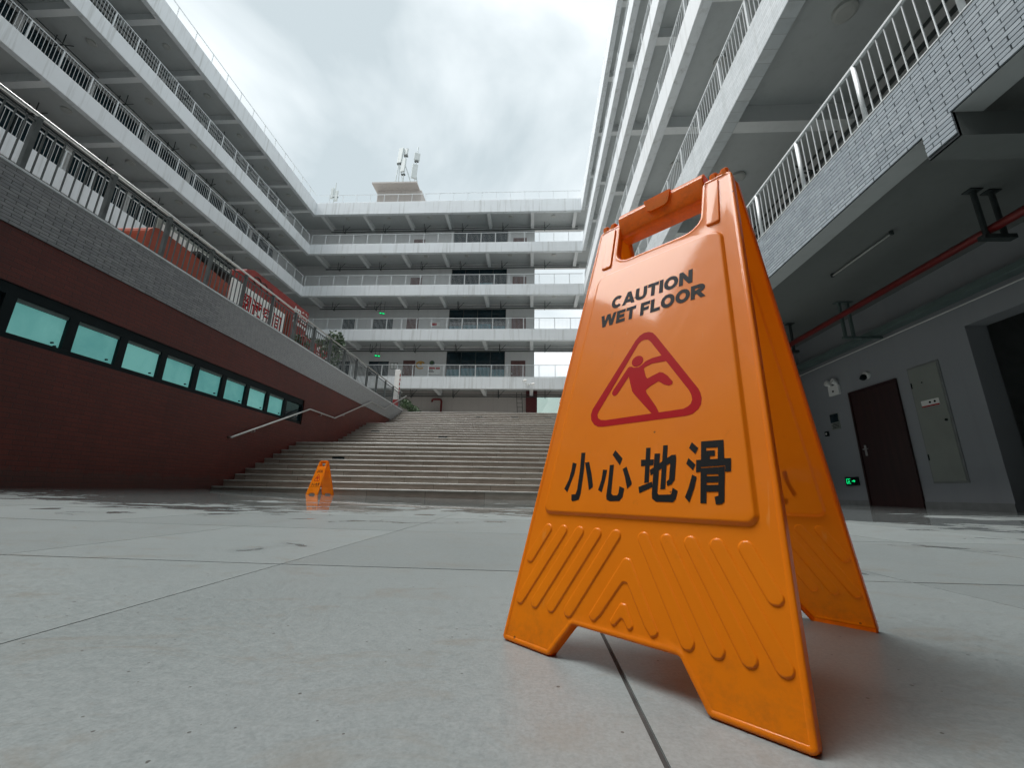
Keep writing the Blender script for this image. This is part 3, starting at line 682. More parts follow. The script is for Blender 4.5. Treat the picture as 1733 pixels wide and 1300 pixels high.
# stair handrail on the red wall
hr = thing('stair_handrail', 'bent steel handrail climbing the red wall beside the stairs', 'handrail', (XL + 0.09, 8.59, 1.2))
HP = [(8.59, 1.23), (11.5, 2.44), (13.05, 2.45), (15.9, 3.63), (17.45, 3.66), (20.3, 4.92)]
MB().tube([(-0.09, 0.0, 0.03)] + [(0, y - 8.59, z - 1.2) for y, z in HP], 0.022, 12).build('rail_tube', M['steel'], hr, True)
for y, z in ((9.3, 1.52), (10.9, 2.19), (12.2, 2.445), (13.7, 2.72), (15.3, 3.38), (16.6, 3.645), (18.3, 4.03), (19.7, 4.65)):
    MB().tube([(0, y - 8.59, z - 1.2 - 0.02), (-0.01, y - 8.59, z - 1.2 - 0.07), (-0.09, y - 8.59, z - 1.2 - 0.08)], 0.009, 8).build('bracket', M['steel'], hr, True)
# ------------------------------------------------------------------ print on the wet floor sign: width, slant (m)
TRI_OUT = [(-0.0153, 0.4099), (-0.0095, 0.4165), (-0.0033, 0.4194), (0.004, 0.419), (0.0104, 0.4156), (0.016, 0.4083), (0.0226, 0.3977), (0.0753, 0.3138), (0.0778, 0.3079), (0.0794, 0.3004), (0.0788, 0.2925), (0.0758, 0.2868), (0.0696, 0.2814), (0.0617, 0.2798), (-0.0522, 0.2779), (-0.06, 0.2787), (-0.0674, 0.2828), (-0.0731, 0.2901), (-0.0752, 0.2989), (-0.0735, 0.3073)]
TRI_IN = [(-0.0104, 0.4021), (-0.0065, 0.4061), (-0.0013, 0.407), (0.0036, 0.406), (0.0085, 0.4007), (0.013, 0.3937), (0.064, 0.314), (0.0671, 0.307), (0.0684, 0.3004), (0.0669, 0.2951), (0.0638, 0.292), (0.0581, 0.2895), (-0.0492, 0.2874), (-0.0571, 0.2887), (-0.062, 0.292), (-0.0639, 0.2975), (-0.0624, 0.3026)]
MAN = [(-0.0229, 0.3655), (-0.0439, 0.331), (-0.0441, 0.3273), (-0.0417, 0.3241), (-0.0386, 0.3232), (-0.0356, 0.3253), (-0.0203, 0.3505), (-0.017, 0.3391), (-0.0126, 0.3255), (-0.0069, 0.3179), (0.0194, 0.2869), (0.0284, 0.2871), (0.0232, 0.2978), (0.0086, 0.3198), (0.0073, 0.3241), (0.0136, 0.3291), (0.0242, 0.3342), (0.0323, 0.3276), (0.0388, 0.3248), (0.0431, 0.3265), (0.0433, 0.3298), (0.0362, 0.3398), (0.0295, 0.346), (0.0247, 0.3478), (0.0079, 0.3416), (0.0056, 0.3452), (0.0016, 0.3589), (0.0034, 0.3606), (0.0131, 0.3638), (0.0345, 0.363), (0.0279, 0.3738), (0.0125, 0.3727), (0.0027, 0.3696), (-0.002, 0.3652), (-0.0069, 0.3626), (-0.0142, 0.3636), (-0.0176, 0.3661), (-0.0208, 0.3666)]
HEAD = [(-0.0092, 0.3731), (-0.01, 0.3819), (-0.0013, 0.3712)]
HAN = [[(-0.0817, 0.2418), (-0.0751, 0.2419), (-0.0731, 0.2167), (-0.073, 0.1854), (-0.0744, 0.1773), (-0.0785, 0.176), (-0.0842, 0.1747), (-0.0863, 0.1761), (-0.0877, 0.1837), (-0.0811, 0.1843), (-0.0796, 0.1907), (-0.0798, 0.2169)], [(-0.0939, 0.2285), (-0.087, 0.2263), (-0.0883, 0.2113), (-0.0952, 0.1868), (-0.1012, 0.1914), (-0.0961, 0.2037), (-0.0941, 0.2172)], [(-0.0731, 0.2272), (-0.0666, 0.2283), (-0.06, 0.2109), (-0.0556, 0.1963), (-0.0556, 0.1937), (-0.0609, 0.1897), (-0.0645, 0.2018), (-0.0688, 0.2147)], [(-0.0284, 0.2425), (-0.0166, 0.2306), (-0.0195, 0.2217), (-0.0317, 0.2364)], [(-0.0433, 0.2168), (-0.0372, 0.2163), (-0.0381, 0.2052), (-0.0412, 0.1874), (-0.0469, 0.1902), (-0.0439, 0.2035)], [(-0.034, 0.2227), (-0.028, 0.2229), (-0.0278, 0.2017), (-0.0274, 0.1862), (-0.0246, 0.1838), (-0.0189, 0.1839), (-0.0174, 0.1864), (-0.0169, 0.1952), (-0.01, 0.1924), (-0.0113, 0.1816), (-0.0154, 0.1771), (-0.0284, 0.1765), (-0.0329, 0.1785), (-0.0341, 0.1827), (-0.0336, 0.1982)], [(-0.0151, 0.2169), (-0.0098, 0.2197), (-0.001, 0.1999), (-0.0007, 0.1974), (-0.0063, 0.1919), (-0.0108, 0.2067)], [(0.0087, 0.2278), (0.0253, 0.2276), (0.025, 0.2204), (0.0094, 0.2197)], [(0.0143, 0.2427), (0.02, 0.2427), (0.021, 0.1999), (0.0153, 0.1991)], [(0.0084, 0.1942), (0.0247, 0.2007), (0.026, 0.1943), (0.0101, 0.1869)], [(0.0257, 0.2347), (0.0325, 0.2347), (0.0322, 0.1873), (0.0342, 0.1855), (0.0473, 0.1861), (0.0487, 0.1876), (0.0495, 0.1937), (0.0555, 0.19), (0.0536, 0.181), (0.0507, 0.1777), (0.0312, 0.1776), (0.0264, 0.181), (0.0256, 0.1872)], [(0.0358, 0.2444), (0.0413, 0.2444), (0.0412, 0.1921), (0.0354, 0.1917)], [(0.0211, 0.2147), (0.0467, 0.232), (0.0515, 0.2321), (0.0521, 0.2276), (0.0516, 0.203), (0.0483, 0.1976), (0.0432, 0.1955), (0.0423, 0.2007), (0.0449, 0.203), (0.0455, 0.2222), (0.0225, 0.208)], [(0.0693, 0.246), (0.0766, 0.2385), (0.0735, 0.2315), (0.0664, 0.2391)], [(0.0661, 0.2274), (0.074, 0.2194), (0.0712, 0.2131), (0.0638, 0.2208)], [(0.0706, 0.2082), (0.0755, 0.2056), (0.0734, 0.194), (0.0684, 0.1778), (0.0636, 0.1835), (0.0673, 0.1939)], [(0.0795, 0.246), (0.103, 0.2462), (0.1032, 0.2381), (0.0796, 0.238)], [(0.0796, 0.238), (0.0851, 0.238), (0.0852, 0.2242), (0.0798, 0.2241)], [(0.0972, 0.2382), (0.1032, 0.2381), (0.1035, 0.2247), (0.0971, 0.2247)], [(0.0852, 0.2348), (0.0942, 0.2349), (0.094, 0.2285), (0.089, 0.2284), (0.0891, 0.2244), (0.0852, 0.2242)], [(0.0747, 0.2246), (0.1102, 0.2253), (0.1099, 0.211), (0.1043, 0.2107), (0.1044, 0.2175), (0.0796, 0.2164), (0.0797, 0.2111), (0.0746, 0.2108)], [(0.0796, 0.2152), (0.086, 0.2154), (0.0859, 0.1777), (0.0799, 0.1775)], [(0.0978, 0.216), (0.1041, 0.2164), (0.1033, 0.1797), (0.1005, 0.1773), (0.0952, 0.1767), (0.0939, 0.1843), (0.0976, 0.1857)], [(0.086, 0.2154), (0.0978, 0.216), (0.0977, 0.2083), (0.0859, 0.2082)], [(0.0859, 0.2061), (0.0977, 0.2063), (0.0977, 0.1996), (0.0859, 0.1993)], [(0.0859, 0.1967), (0.0977, 0.197), (0.0977, 0.1899), (0.0858, 0.1895)]]

# ------------------------------------------------------------------ wet floor signs
SB, SH, STOP = 0.21, 0.675, 0.012       # half spread of the feet, height, half gap at the ridge
SLEN = math.hypot(SB - STOP, SH)
def arc(c, r, a0, a1, n=6): return [(c[0] + r * math.cos(math.radians(a0 + (a1 - a0) * k / n)), c[1] + r * math.sin(math.radians(a0 + (a1 - a0) * k / n))) for k in range(n + 1)]
def fillet(poly, radii, n=5):
    out = []; m = len(poly)
    for i in range(m):
        p = Vector(poly[i]); a = Vector(poly[i - 1]); b = Vector(poly[(i + 1) % m]); r = radii[i] if isinstance(radii, (list, tuple)) else radii
        if r <= 0: out.append(tuple(p)); continue
        da = (a - p).normalized(); db = (b - p).normalized(); ang = da.angle(db); t = r / math.tan(ang / 2)
        p0 = p + da * t; p1 = p + db * t; ctr = p + (da + db).normalized() * (r / math.sin(ang / 2))
        for k in range(n + 1):
            q = p0.lerp(p1, k / n); v = (q - ctr).normalized() * r; out.append(tuple(ctr + v))
    return out
def area(p): return 0.5 * sum(p[i][0] * p[(i + 1) % len(p)][1] - p[(i + 1) % len(p)][0] * p[i][1] for i in range(len(p)))
def inset(poly, d):
    if area(poly) < 0: poly = poly[::-1]
    out = []; n = len(poly)
    for i in range(n):
        a, p, b = Vector(poly[i - 1]), Vector(poly[i]), Vector(poly[(i + 1) % n])
        e1 = (p - a).normalized(); e2 = (b - p).normalized(); n1 = Vector((-e1.y, e1.x)); n2 = Vector((-e2.y, e2.x)); m = (n1 + n2)
        m = m.normalized() / max(0.35, math.cos(0.5 * n1.angle(n2, 0)))
        out.append(tuple(p + m * d))
    return out
def inside(p, poly):
    c = False; x, y = p; n = len(poly); j = n - 1
    for i in range(n):
        xi, yi = poly[i]; xj, yj = poly[j]
        if (yi > y) != (yj > y) and x < (xj - xi) * (y - yi) / (yj - yi) + xi: c = not c
        j = i
    return c
def pill(a, b, r):
    a, b = Vector(a), Vector(b); t = (b - a).normalized(); ang = math.degrees(math.atan2(t.y, t.x))
    return arc(b, r, ang - 90, ang + 90, 8) + arc(a, r, ang + 90, ang + 270, 8)
def panel_mesh():
    hb, ht = 0.1640, 0.1165
    edge = lambda s: hb + (ht - hb) * s / 0.69
    outline = fillet([(-hb, 0), (-0.088, 0), (-0.0615, 0.037), (0.0615, 0.037), (0.088, 0), (hb, 0), (ht, 0.690), (0.0735, 0.690), (0.0715, 0.590), (-0.0715, 0.590), (-0.0735, 0.690), (-ht, 0.690)],
                     [0.005, 0.005, 0.006, 0.006, 0.005, 0.005, 0.010, 0.004, 0.026, 0.026, 0.004, 0.010])
    H = {}
    loops = []
    def add(loop, h):
        loops.append(loop)
        for p in loop: H[(round(p[0], 6), round(p[1], 6))] = h
    rim0 = inset(outline, 0.0016)
    add(rim0, 0.0)
    # shallow lip all round, then the flat field
    add(inset(outline, 0.0042), 0.0); add(inset(outline, 0.0056), -0.0008)
    base = -0.0008
    raised = fillet([(-0.1345, 0.157), (0.1345, 0.157), (0.1035, 0.572), (-0.1035, 0.572)], [0.012, 0.012, 0.02, 0.02])
    for d, h in ((0.0, base), (0.0012, base + 0.0004), (0.0034, base + 0.0029), (0.0048, base + 0.0034), (0.0062, base + 0.0035)): add(inset(raised, d), h)
    sgn = lambda L, s: [(-x if s < 0 else x, y) for x, y in L]
    ribs = []
    for s in (1, -1):
        for u0 in (0.0175, 0.0437, 0.0693, 0.0949): ribs.append(sgn(pill((u0, 0.138), (u0 + 0.0510, 0.0495), 0.0072), s))
        ribs.append(sgn(pill((0.1205, 0.138), (0.1420, 0.100), 0.0072), s))
    V = lambda ax, ay, l, by: fillet([(ax - 0.004, ay + 0.007), (ax + 0.004, ay + 0.007), (ax + l + 0.0072, by), (ax + l - 0.0005, by - 0.006), (ax + l - 0.009, by + 0.003), (ax, ay - 0.015), (ax - l + 0.009, by + 0.003), (ax - l + 0.0005, by - 0.006), (ax - l - 0.0072, by)], [0.005, 0.005, 0.0035, 0.0035, 0.003, 0.004, 0.003, 0.0035, 0.0035], 3)
    ribs.append(V(0.0, 0.1085, 0.0345, 0.0500))
    ribs.append(fillet([(0, 0.076), (0.0145, 0.050), (0.009, 0.0445), (0.0, 0.056), (-0.009, 0.0445), (-0.0145, 0.050)], [0.005, 0.003, 0.003, 0.002, 0.003, 0.003], 3))
    for r in ribs:
        for d, h in ((0.0, base), (0.0009, base + 0.0011), (0.0018, base + 0.0015)): add(inset(r, d), h)
    for s in (1, -1):    # plates beside the grip
        pl = sgn(fillet([(0.0805, 0.586), (0.1000, 0.586), (0.0985, 0.680), (0.0815, 0.680)], [0.004, 0.004, 0.002, 0.002], 3), s)
        for d, h in ((0.0, base), (0.0008, base + 0.0022), (0.0016, base + 0.0028)): add(inset(pl, d), h)
    co, ed = [], []
    for L in loops:
        b0 = len(co); co += [Vector(p) for p in L]; ed += [(b0 + i, b0 + (i + 1) % len(L)) for i in range(len(L))]
    vo, eo, fo, *_ = delaunay_2d_cdt(co, ed, [], 0, 1e-7)
    vs = []; miss = 0
    for v in vo:
        h = H.get((round(v.x, 6), round(v.y, 6)))
        if h is None: h = base; miss += 1
        vs.append((v.x, v.y, h))
    fs = []
    for f in fo:
        c = sum((vo[i] for i in f), Vector((0, 0))) / len(f)
        if inside(c, rim0): fs.append(tuple(f))
    # rim: rounded front edge and a flange turned back
    key = {(round(v.x, 6), round(v.y, 6)): i for i, v in enumerate(vo)}
    if area(outline) < 0: outline = outline[::-1]
    prev = [key[(round(p[0], 6), round(p[1], 6))] for p in rim0]
    for d, h in ((0.0004, -0.0006), (0.0, -0.0018), (0.0, -0.0125), (0.0022, -0.0128), (0.0024, -0.0030)):
        L = inset(outline, d) if d else outline; cur = list(range(len(vs), len(vs) + len(L))); vs += [(p[0], p[1], h) for p in L]
        for i in range(len(L)): j = (i + 1) % len(L); fs.append((prev[i], cur[i], cur[j], prev[j]))
        prev = cur
    me = bpy.data.meshes.new('sign_panel'); me.from_pydata(vs, [], fs); me.materials.append(M['orange'])
    bm = bmesh.new(); bm.from_mesh(me); bmesh.ops.recalc_face_normals(bm, faces=bm.faces); bm.to_mesh(me); bm.free()
    me.shade_smooth(); me.set_sharp_from_angle(angle=math.radians(50)); me.update(); return me
PANEL = panel_mesh()
PZ = 0.0027 + 0.00025
def poly_mesh(name, polys, m, z):
    b = MB()
    for k, p in enumerate(polys):
        if area(p) < 0: p = p[::-1]
        n = len(b.v); b.v += [(x, y, z + k * 0.000012) for x, y in p]; b.f.append(tuple(range(n, n + len(p))))
    me = bpy.data.meshes.new(name); me.from_pydata(b.v, [], b.f); me.materials.append(m); return me
def tri_mesh():
    # ring between the two rounded triangles + the slipping figure
    co = [Vector(p) for p in TRI_OUT] + [Vector(p) for p in TRI_IN]; a, c = len(TRI_OUT), len(TRI_IN)
    ed = [(i, (i + 1) % a) for i in range(a)] + [(a + i, a + (i + 1) % c) for i in range(c)]
    vo, eo, fo, *_ = delaunay_2d_cdt(co, ed, [], 0, 1e-7)
    b = MB(); b.v = [(v.x, v.y, PZ) for v in vo]
    for f in fo:
        q = sum((vo[i] for i in f), Vector((0, 0))) / len(f)
        if inside(q, TRI_OUT) and not inside(q, TRI_IN): b.f.append(tuple(f))
    hc = Vector(HEAD[0]); r = 0.0087
    for k, p in enumerate((MAN, [(hc.x + r * math.cos(t * PI / 12), hc.y + r * math.sin(t * PI / 12)) for t in range(24)])):
        if area(p) < 0: p = p[::-1]
        vo, eo, fo, *_ = delaunay_2d_cdt([Vector(q) for q in p], [(i, (i + 1) % len(p)) for i in range(len(p))], [], 0, 1e-7)
        n = len(b.v); b.v += [(v.x, v.y, PZ + 0.00003 * (k + 1)) for v in vo]
        for f in fo:
            q = sum((vo[i] for i in f), Vector((0, 0))) / len(f)
            if inside(q, p): b.f.append(tuple(n + i for i in f))
    me = bpy.data.meshes.new('pictogram'); me.from_pydata(b.v, [], b.f); me.materials.append(M['redprint']); return me
TRI_ME = tri_mesh()
HAN_ME = poly_mesh('chinese_lettering', HAN, M['blackprint'], PZ)
# heavy grotesque capitals drawn as thick strokes on a unit-high body
def heavy(word, box, m):
    T = 0.26; h = T / 2
    def ring(cx, cy, rx, ry, a0=0, a1=360, n=28): return [(cx + rx * math.cos(math.radians(a0 + (a1 - a0) * k / n)), cy + ry * math.sin(math.radians(a0 + (a1 - a0) * k / n))) for k in range(n + 1)]
    G = {'C': (0.84, [ring(0.44, 0.5, 0.44 - h, 0.5 - h, 42, 318)]), 'O': (0.94, [ring(0.47, 0.5, 0.47 - h, 0.5 - h)]),
         'A': (0.90, [[(0.10, 0), (0.45, 1.0)], [(0.80, 0), (0.45, 1.0)], [(0.22, 0.28), (0.68, 0.28)]]),
         'U': (0.84, [[(h, 1), (h, 0.38)] + ring(0.42, 0.38, 0.42 - h, 0.38 - h, 180, 360, 14) + [(0.84 - h, 1)]]),
         'T': (0.76, [[(0, 1 - h), (0.76, 1 - h)], [(0.38, 0), (0.38, 0.9)]]), 'I': (0.26, [[(0.13, 0), (0.13, 1)]]),
         'N': (0.84, [[(h, 0), (h, 1)], [(0.84 - h, 0), (0.84 - h, 1)], [(h, 0.93), (0.84 - h, 0.07)]]),
         'W': (1.28, [[(0.12, 1), (0.34, 0.0)], [(0.34, 0.0), (0.64, 1.0)], [(0.64, 1.0), (0.94, 0.0)], [(0.94, 0.0), (1.16, 1)]]),
         'E': (0.72, [[(h, 0), (h, 1)], [(h, 1 - h), (0.70, 1 - h)], [(h, 0.5), (0.64, 0.5)], [(h, h), (0.72, h)]]),
         'F': (0.70, [[(h, 0), (h, 1)], [(h, 1 - h), (0.70, 1 - h)], [(h, 0.47), (0.62, 0.47)]]),
         'L': (0.68, [[(h, 0), (h, 1)], [(h, h), (0.68, h)]]),
         'R': (0.86, [[(h, 0), (h, 1)], [(h, 1 - h), (0.5, 1 - h)] + ring(0.5, 0.70, 0.30 - h * .4, 0.30 - h, 90, -90, 12) + [(h, 0.40)], [(0.46, 0.42), (0.76, 0.0)]])}
    b = MB(); x = 0.0; lay = 0
    for ch in word:
        if ch == ' ': x += 0.30; continue
        wd, strokes = G[ch]
        for st_ in strokes:
            P = [Vector(p) for p in st_]; cl = (P[0] - P[-1]).length < 1e-6; n = len(P); L_, R_ = [], []
            for i in range(n):
                a = P[i - 1] if i else (P[-2] if cl else None); c_ = P[i + 1] if i < n - 1 else (P[1] if cl else None)
                e1 = (P[i] - a).normalized() if a is not None else None; e2 = (c_ - P[i]).normalized() if c_ is not None else None
                e1 = e1 or e2; e2 = e2 or e1; n1 = Vector((-e1.y, e1.x)); n2 = Vector((-e2.y, e2.x)); mm = (n1 + n2).normalized(); mm /= max(0.5, mm.dot(n1))
                if n == 2 and abs(e1.x) > 0.05 and abs(e1.y) > 0.05: mm = Vector((-math.copysign(1, e1.y) / max(abs(e1.y), 0.5), 0)) * 0.98   # slanted strokes end level
                L_.append(P[i] + mm * h); R_.append(P[i] - mm * h)
            k0 = len(b.v); zz = lay * 0.000009; lay += 1
            for l_, r_ in zip(L_, R_): b.v += [(x + l_.x, min(1, max(0, l_.y)), zz), (x + r_.x, min(1, max(0, r_.y)), zz)]
            for i in range(n - 1): b.f.append((k0 + 2 * i, k0 + 2 * i + 1, k0 + 2 * i + 3, k0 + 2 * i + 2))
        x += wd + 0.055
    x -= 0.055
    me = b.mesh('english_lettering', m)
    for v in me.vertices: v.co = (box[0] + v.co.x / x * (box[1] - box[0]), box[2] + v.co.y * (box[3] - box[2]), v.co.z)
    return me
CAU_ME = heavy('CAUTION', (-0.0660, 0.0640, 0.4848, 0.5098), M['blackprint'])
WET_ME = heavy('WET FLOOR', (-0.0825, 0.0810, 0.4530, 0.4772), M['blackprint'])
def grip_mesh():
    sec = fillet([(-0.017, 0.632), (0.017, 0.632), (0.0195, 0.672), (0.012, 0.684), (-0.012, 0.684), (-0.0195, 0.672)], [0.007, 0.007, 0.008, 0.008, 0.008, 0.008], 4)
    b = MB().prism(sec, 'x', -0.0765, 0.0765)
    return b.mesh('grip', M['orange'])
GRIP = grip_mesh()
def tab_mesh():
    b = MB(); y = -0.0205
    prof = fillet([(-0.024, 0.680), (0.024, 0.680), (0.018, 0.655), (-0.018, 0.655)], [0.001, 0.001, 0.010, 0.010], 5)
    n = len(prof)
    b.prism(prof, 'y', y - 0.0012, y + 0.004); return b.mesh('grip_tab', M['orange'])
TAB = tab_mesh()
HINGE = MB().box(-0.006, 0.006, -0.0165, 0.0165, 0.664, 0.6835, 0.003).mesh('hinge', M['orange'])
HINGE2 = MB().box(-0.0105, 0.0105, -0.0150, 0.0150, 0.655, 0.6805, 0.004).mesh('hinge', M['orange'])
def wet_sign(label, loc, rotz, group):
    t = thing('wet_floor_sign', label, 'warning sign', loc, rotz, group)
    th = math.atan2(SH, SB - STOP)
    for nm, rz, sg in (('front_panel', 0, -1), ('back_panel', PI, 1)):
        p = pobj(nm, PANEL, t, (0, sg * SB, 0.0014)); p.rotation_euler = (Matrix.Rotation(rz, 3, 'Z') @ Matrix.Rotation(th, 3, 'X')).to_euler()
        wn_ = p.modifiers.new('normals', 'WEIGHTED_NORMAL'); wn_.mode = 'FACE_AREA'; wn_.weight = 90; wn_.keep_sharp = True
        pobj('pictogram', TRI_ME, p); pobj('chinese_lettering', HAN_ME, p)
        pobj('english_lettering', CAU_ME, p, (0, 0, PZ)); pobj('english_lettering', WET_ME, p, (0, 0, PZ))
    g_ = pobj('grip', GRIP, t); bevel(g_, 0.002); smooth_by_angle(g_, 30)
    pobj('grip_tab', TAB, t)
    for u in (-0.106, -0.090, 0.090, 0.106): pobj('hinge', HINGE, t, (u, 0, -0.010))
    for u in (-0.098, 0.098): pobj('hinge', HINGE2, t, (u, 0, -0.010))
    return t
wet_sign('large orange wet floor sign standing close to the camera on the pale paving', (0.2215 + 0.004 * 0.737, 0.6256 - 0.004 * 0.676, 0), math.radians(-42.53), 'wet floor signs')
far = wet_sign('small-looking orange wet floor sign far off near the foot of the stairs', (-4.10, 7.95, fl(-4.10, 7.95) - 0.002), math.radians(-20), 'wet floor signs')
far.scale = (0.95, 0.95, 0.95)

# ------------------------------------------------------------------ lobby fittings on the right
t = thing('electrical_cabinet', 'tall grey electrical cabinet set in the lobby wall beside the dark door', 'cabinet', (XR, 6.535, 0.43))
def loc(b, name, m, par=None, **k): return b.build(name, m, par or t)
MB().box(-0.012, 0.03, -0.27, 0.27, 0, 1.845, 0.003).build('cabinet_frame', M['skirt'], t)
dd = MB().box(-0.022, -0.011, -0.245, 0.245, 0.025, 1.82, 0.003).build('cabinet_door', M['cabinet'], t)
MB().tube([(-0.02, -0.19, 0.92), (-0.04, -0.19, 0.92)], 0.018, 10).build('lock', M['black'], dd)
for z in (0.35, 1.5): MB().box(-0.03, -0.02, 0.225, 0.24, z, z + 0.09).build('hinge', M['black'], dd)
pl = MB().box(-0.026, -0.0215, -0.15, 0.14, 1.165, 1.27).build('warning_plate', M['paper'], dd)
MB().box(-0.028, -0.0255, -0.15, 0.14, 1.165, 1.185).build('red_stripe', M['redprint'], dd)
for y in (-0.085, -0.005): MB().tube([(-0.0255, y, 1.228), (-0.0285, y, 1.228)], 0.018, 12).build('symbol', M['blackprint'], dd)
MB().tube([(-0.02, 0.05, 1.56), (-0.026, 0.05, 1.56)], 0.012, 8).build('symbol', M['blackprint'], dd)

t = thing('exit_sign', 'green lit running man exit sign low on the lobby wall', 'exit sign', (XR, 8.445, 0.43))
MB().box(-0.03, 0, -0.165, 0.165, 0, 0.155, 0.004).build('housing', M['black'], t)
def wall_polys(name, polys, m, par, x=-0.0312):     # polygons drawn as (right, up) for someone facing the wall; wall faces -x
    b = MB()
    for p in polys:
        n = len(b.v); b.v += [(x, -u, v) for u, v in p]; b.f.append(tuple(range(n, n + len(p))))
    o = b.build(name, m, par); return o
wall_polys('running_figure', [[(-0.13, 0.03), (-0.02, 0.03), (-0.02, 0.038), (-0.13, 0.038)], [(-0.13, 0.04), (-0.115, 0.04), (-0.115, 0.125), (-0.13, 0.125)], [(-0.114, 0.115), (-0.02, 0.115), (-0.02, 0.125), (-0.114, 0.125)],
    [(-0.075, 0.095), (-0.06, 0.095), (-0.06, 0.11), (-0.075, 0.11)], [(-0.095, 0.07), (-0.05, 0.09), (-0.04, 0.07), (-0.06, 0.06), (-0.035, 0.045), (-0.045, 0.041), (-0.07, 0.058), (-0.1, 0.042), (-0.108, 0.05), (-0.08, 0.07)]], M['greenlit'], t)
wall_polys('arrow', [[(0.01, 0.07), (0.06, 0.07), (0.06, 0.05), (0.10, 0.078), (0.06, 0.106), (0.06, 0.086), (0.01, 0.086)]], M['greenlit'], t)

t = thing('emergency_light', 'white twin-head emergency light high on the lobby wall', 'lamp', (XR, 8.44, 2.22))
MB().box(-0.06, 0, -0.14, 0.14, 0, 0.2, 0.008).build('battery_box', M['paper'], t)
for y in (-0.09, 0.09): smooth_by_angle(MB().tube([(-0.03, y, 0.2), (-0.04, y, 0.235), (-0.09, y, 0.27), (-0.115, y, 0.28)], [0.03, 0.045, 0.06, 0.055], 14).build('lamp_head', M['paper'], t))
MB().tube([(-0.06, 0.0, 0.08), (-0.066, 0.0, 0.08)], 0.022, 10).build('indicator', M['black'], t)

t = thing('security_camera', 'small white dome camera above the dark lobby door', 'camera', (XR, 7.60, 2.30))
smooth_by_angle(MB().tube([(0, 0, 0.1), (-0.05, 0, 0.1), (-0.06, 0, 0.1)], [0.07, 0.068, 0.05], 16).build('mount', M['paper'], t))
smooth_by_angle(MB().tube([(-0.06, 0, 0.09), (-0.08, 0, 0.065), (-0.11, 0, 0.03), (-0.115, 0, 0.02)], [0.05, 0.055, 0.045, 0.02], 14).build('lens', M['black'], t))

t = thing('notice_plaque', 'dark and grey notice plaque on the lobby wall left of the door', 'plaque', (XR, 8.615, 1.54))
MB().box(-0.012, 0, -0.125, 0.125, 0.0, 0.33, 0.002).build('plate', M['cabinet'], t)
MB().box(-0.0145, -0.011, -0.115, 0.115, 0.15, 0.32).build('upper_panel', M['glassdark'], t)
for k in range(4): MB().box(-0.014, -0.0115, -0.10, 0.09 - 0.02 * (k % 2), 0.03 + k * 0.028, 0.042 + k * 0.028).build('text_line', M['blackprint'], t)
t = thing('wall_switch', 'small dark push-button box below the notice plaque', 'switch', (XR, 8.895, 1.44))
MB().box(-0.03, 0, -0.05, 0.05, 0, 0.1, 0.005).build('housing', M['black'], t)
MB().tube([(-0.03, 0, 0.05), (-0.036, 0, 0.05)], 0.02, 12).build('button', M['paper'], t)

# pipes under the lobby ceiling
CZ = 3.62
t = thing('fire_pipe', 'red fire pipe hung below the lobby ceiling', 'pipe', (5.06, 4, 3.10))
MB().tube([(0, -9.5, 0), (0, 5.42, 0)], 0.047, 16).build('pipe', M['redpipe'], t, True)
for y in (4.2, 8.0, 0.4):
    b = MB(); yy = y - 4
    for dx, dy in ((-0.05, 0.0), (0.17, 0.02)):
        b.tube([(dx, yy + dy, -0.09), (dx, yy + dy, CZ - 3.10)], 0.026, 8); b.box(dx - 0.07, dx + 0.07, yy + dy - 0.05, yy + dy + 0.05, CZ - 3.10 - 0.015, CZ - 3.10 - 0.001)
    b.box(-0.10, 0.24, yy - 0.03, yy + 0.05, -0.115, -0.065)
    b.build('hanger', M['dark'], t)
t = thing('cable_tray', 'grey-green cable tray along the top of the lobby wall', 'cable tray', (6.02, 4, 2.96))
MB().box(-0.09, 0.09, -9.5, 5.41, 0.0, 0.09, 0.004).build('tray', M['tray'], t)
MB().tube([(0.12, -9.5, -0.06), (0.12, 5.41, -0.06)], 0.012, 8).build('conduit', M['inner'], t)
for y in (7.05, 3.4):
    b = MB(); yy = y - 4
    for dx in (-0.50, -0.36):
        b.box(dx - 0.02, dx + 0.02, yy - 0.02, yy + 0.02, -0.03, CZ - 2.96 - 0.001); b.box(dx - 0.07, dx + 0.07, yy - 0.05, yy + 0.05, CZ - 2.96 - 0.02, CZ - 2.96 - 0.002)
    b.box(-0.55, 0.11, yy - 0.025, yy + 0.025, -0.045, -0.005)
    b.build('hanger', M['tray'], t)
t = thing('tube_light', 'thin unlit tube light on the lobby ceiling', 'lamp', (4.715, 5.48, 3.58))
MB().tube([(0, -0.55, 0), (0, 0.55, 0)], 0.013, 10).build('tube', M['lampglass'], t, True)
for y in (-0.56, 0.54): MB().box(-0.02, 0.02, y, y + 0.03, -0.02, 0.04, 0.003).build('end_cap', M['dark'], t)

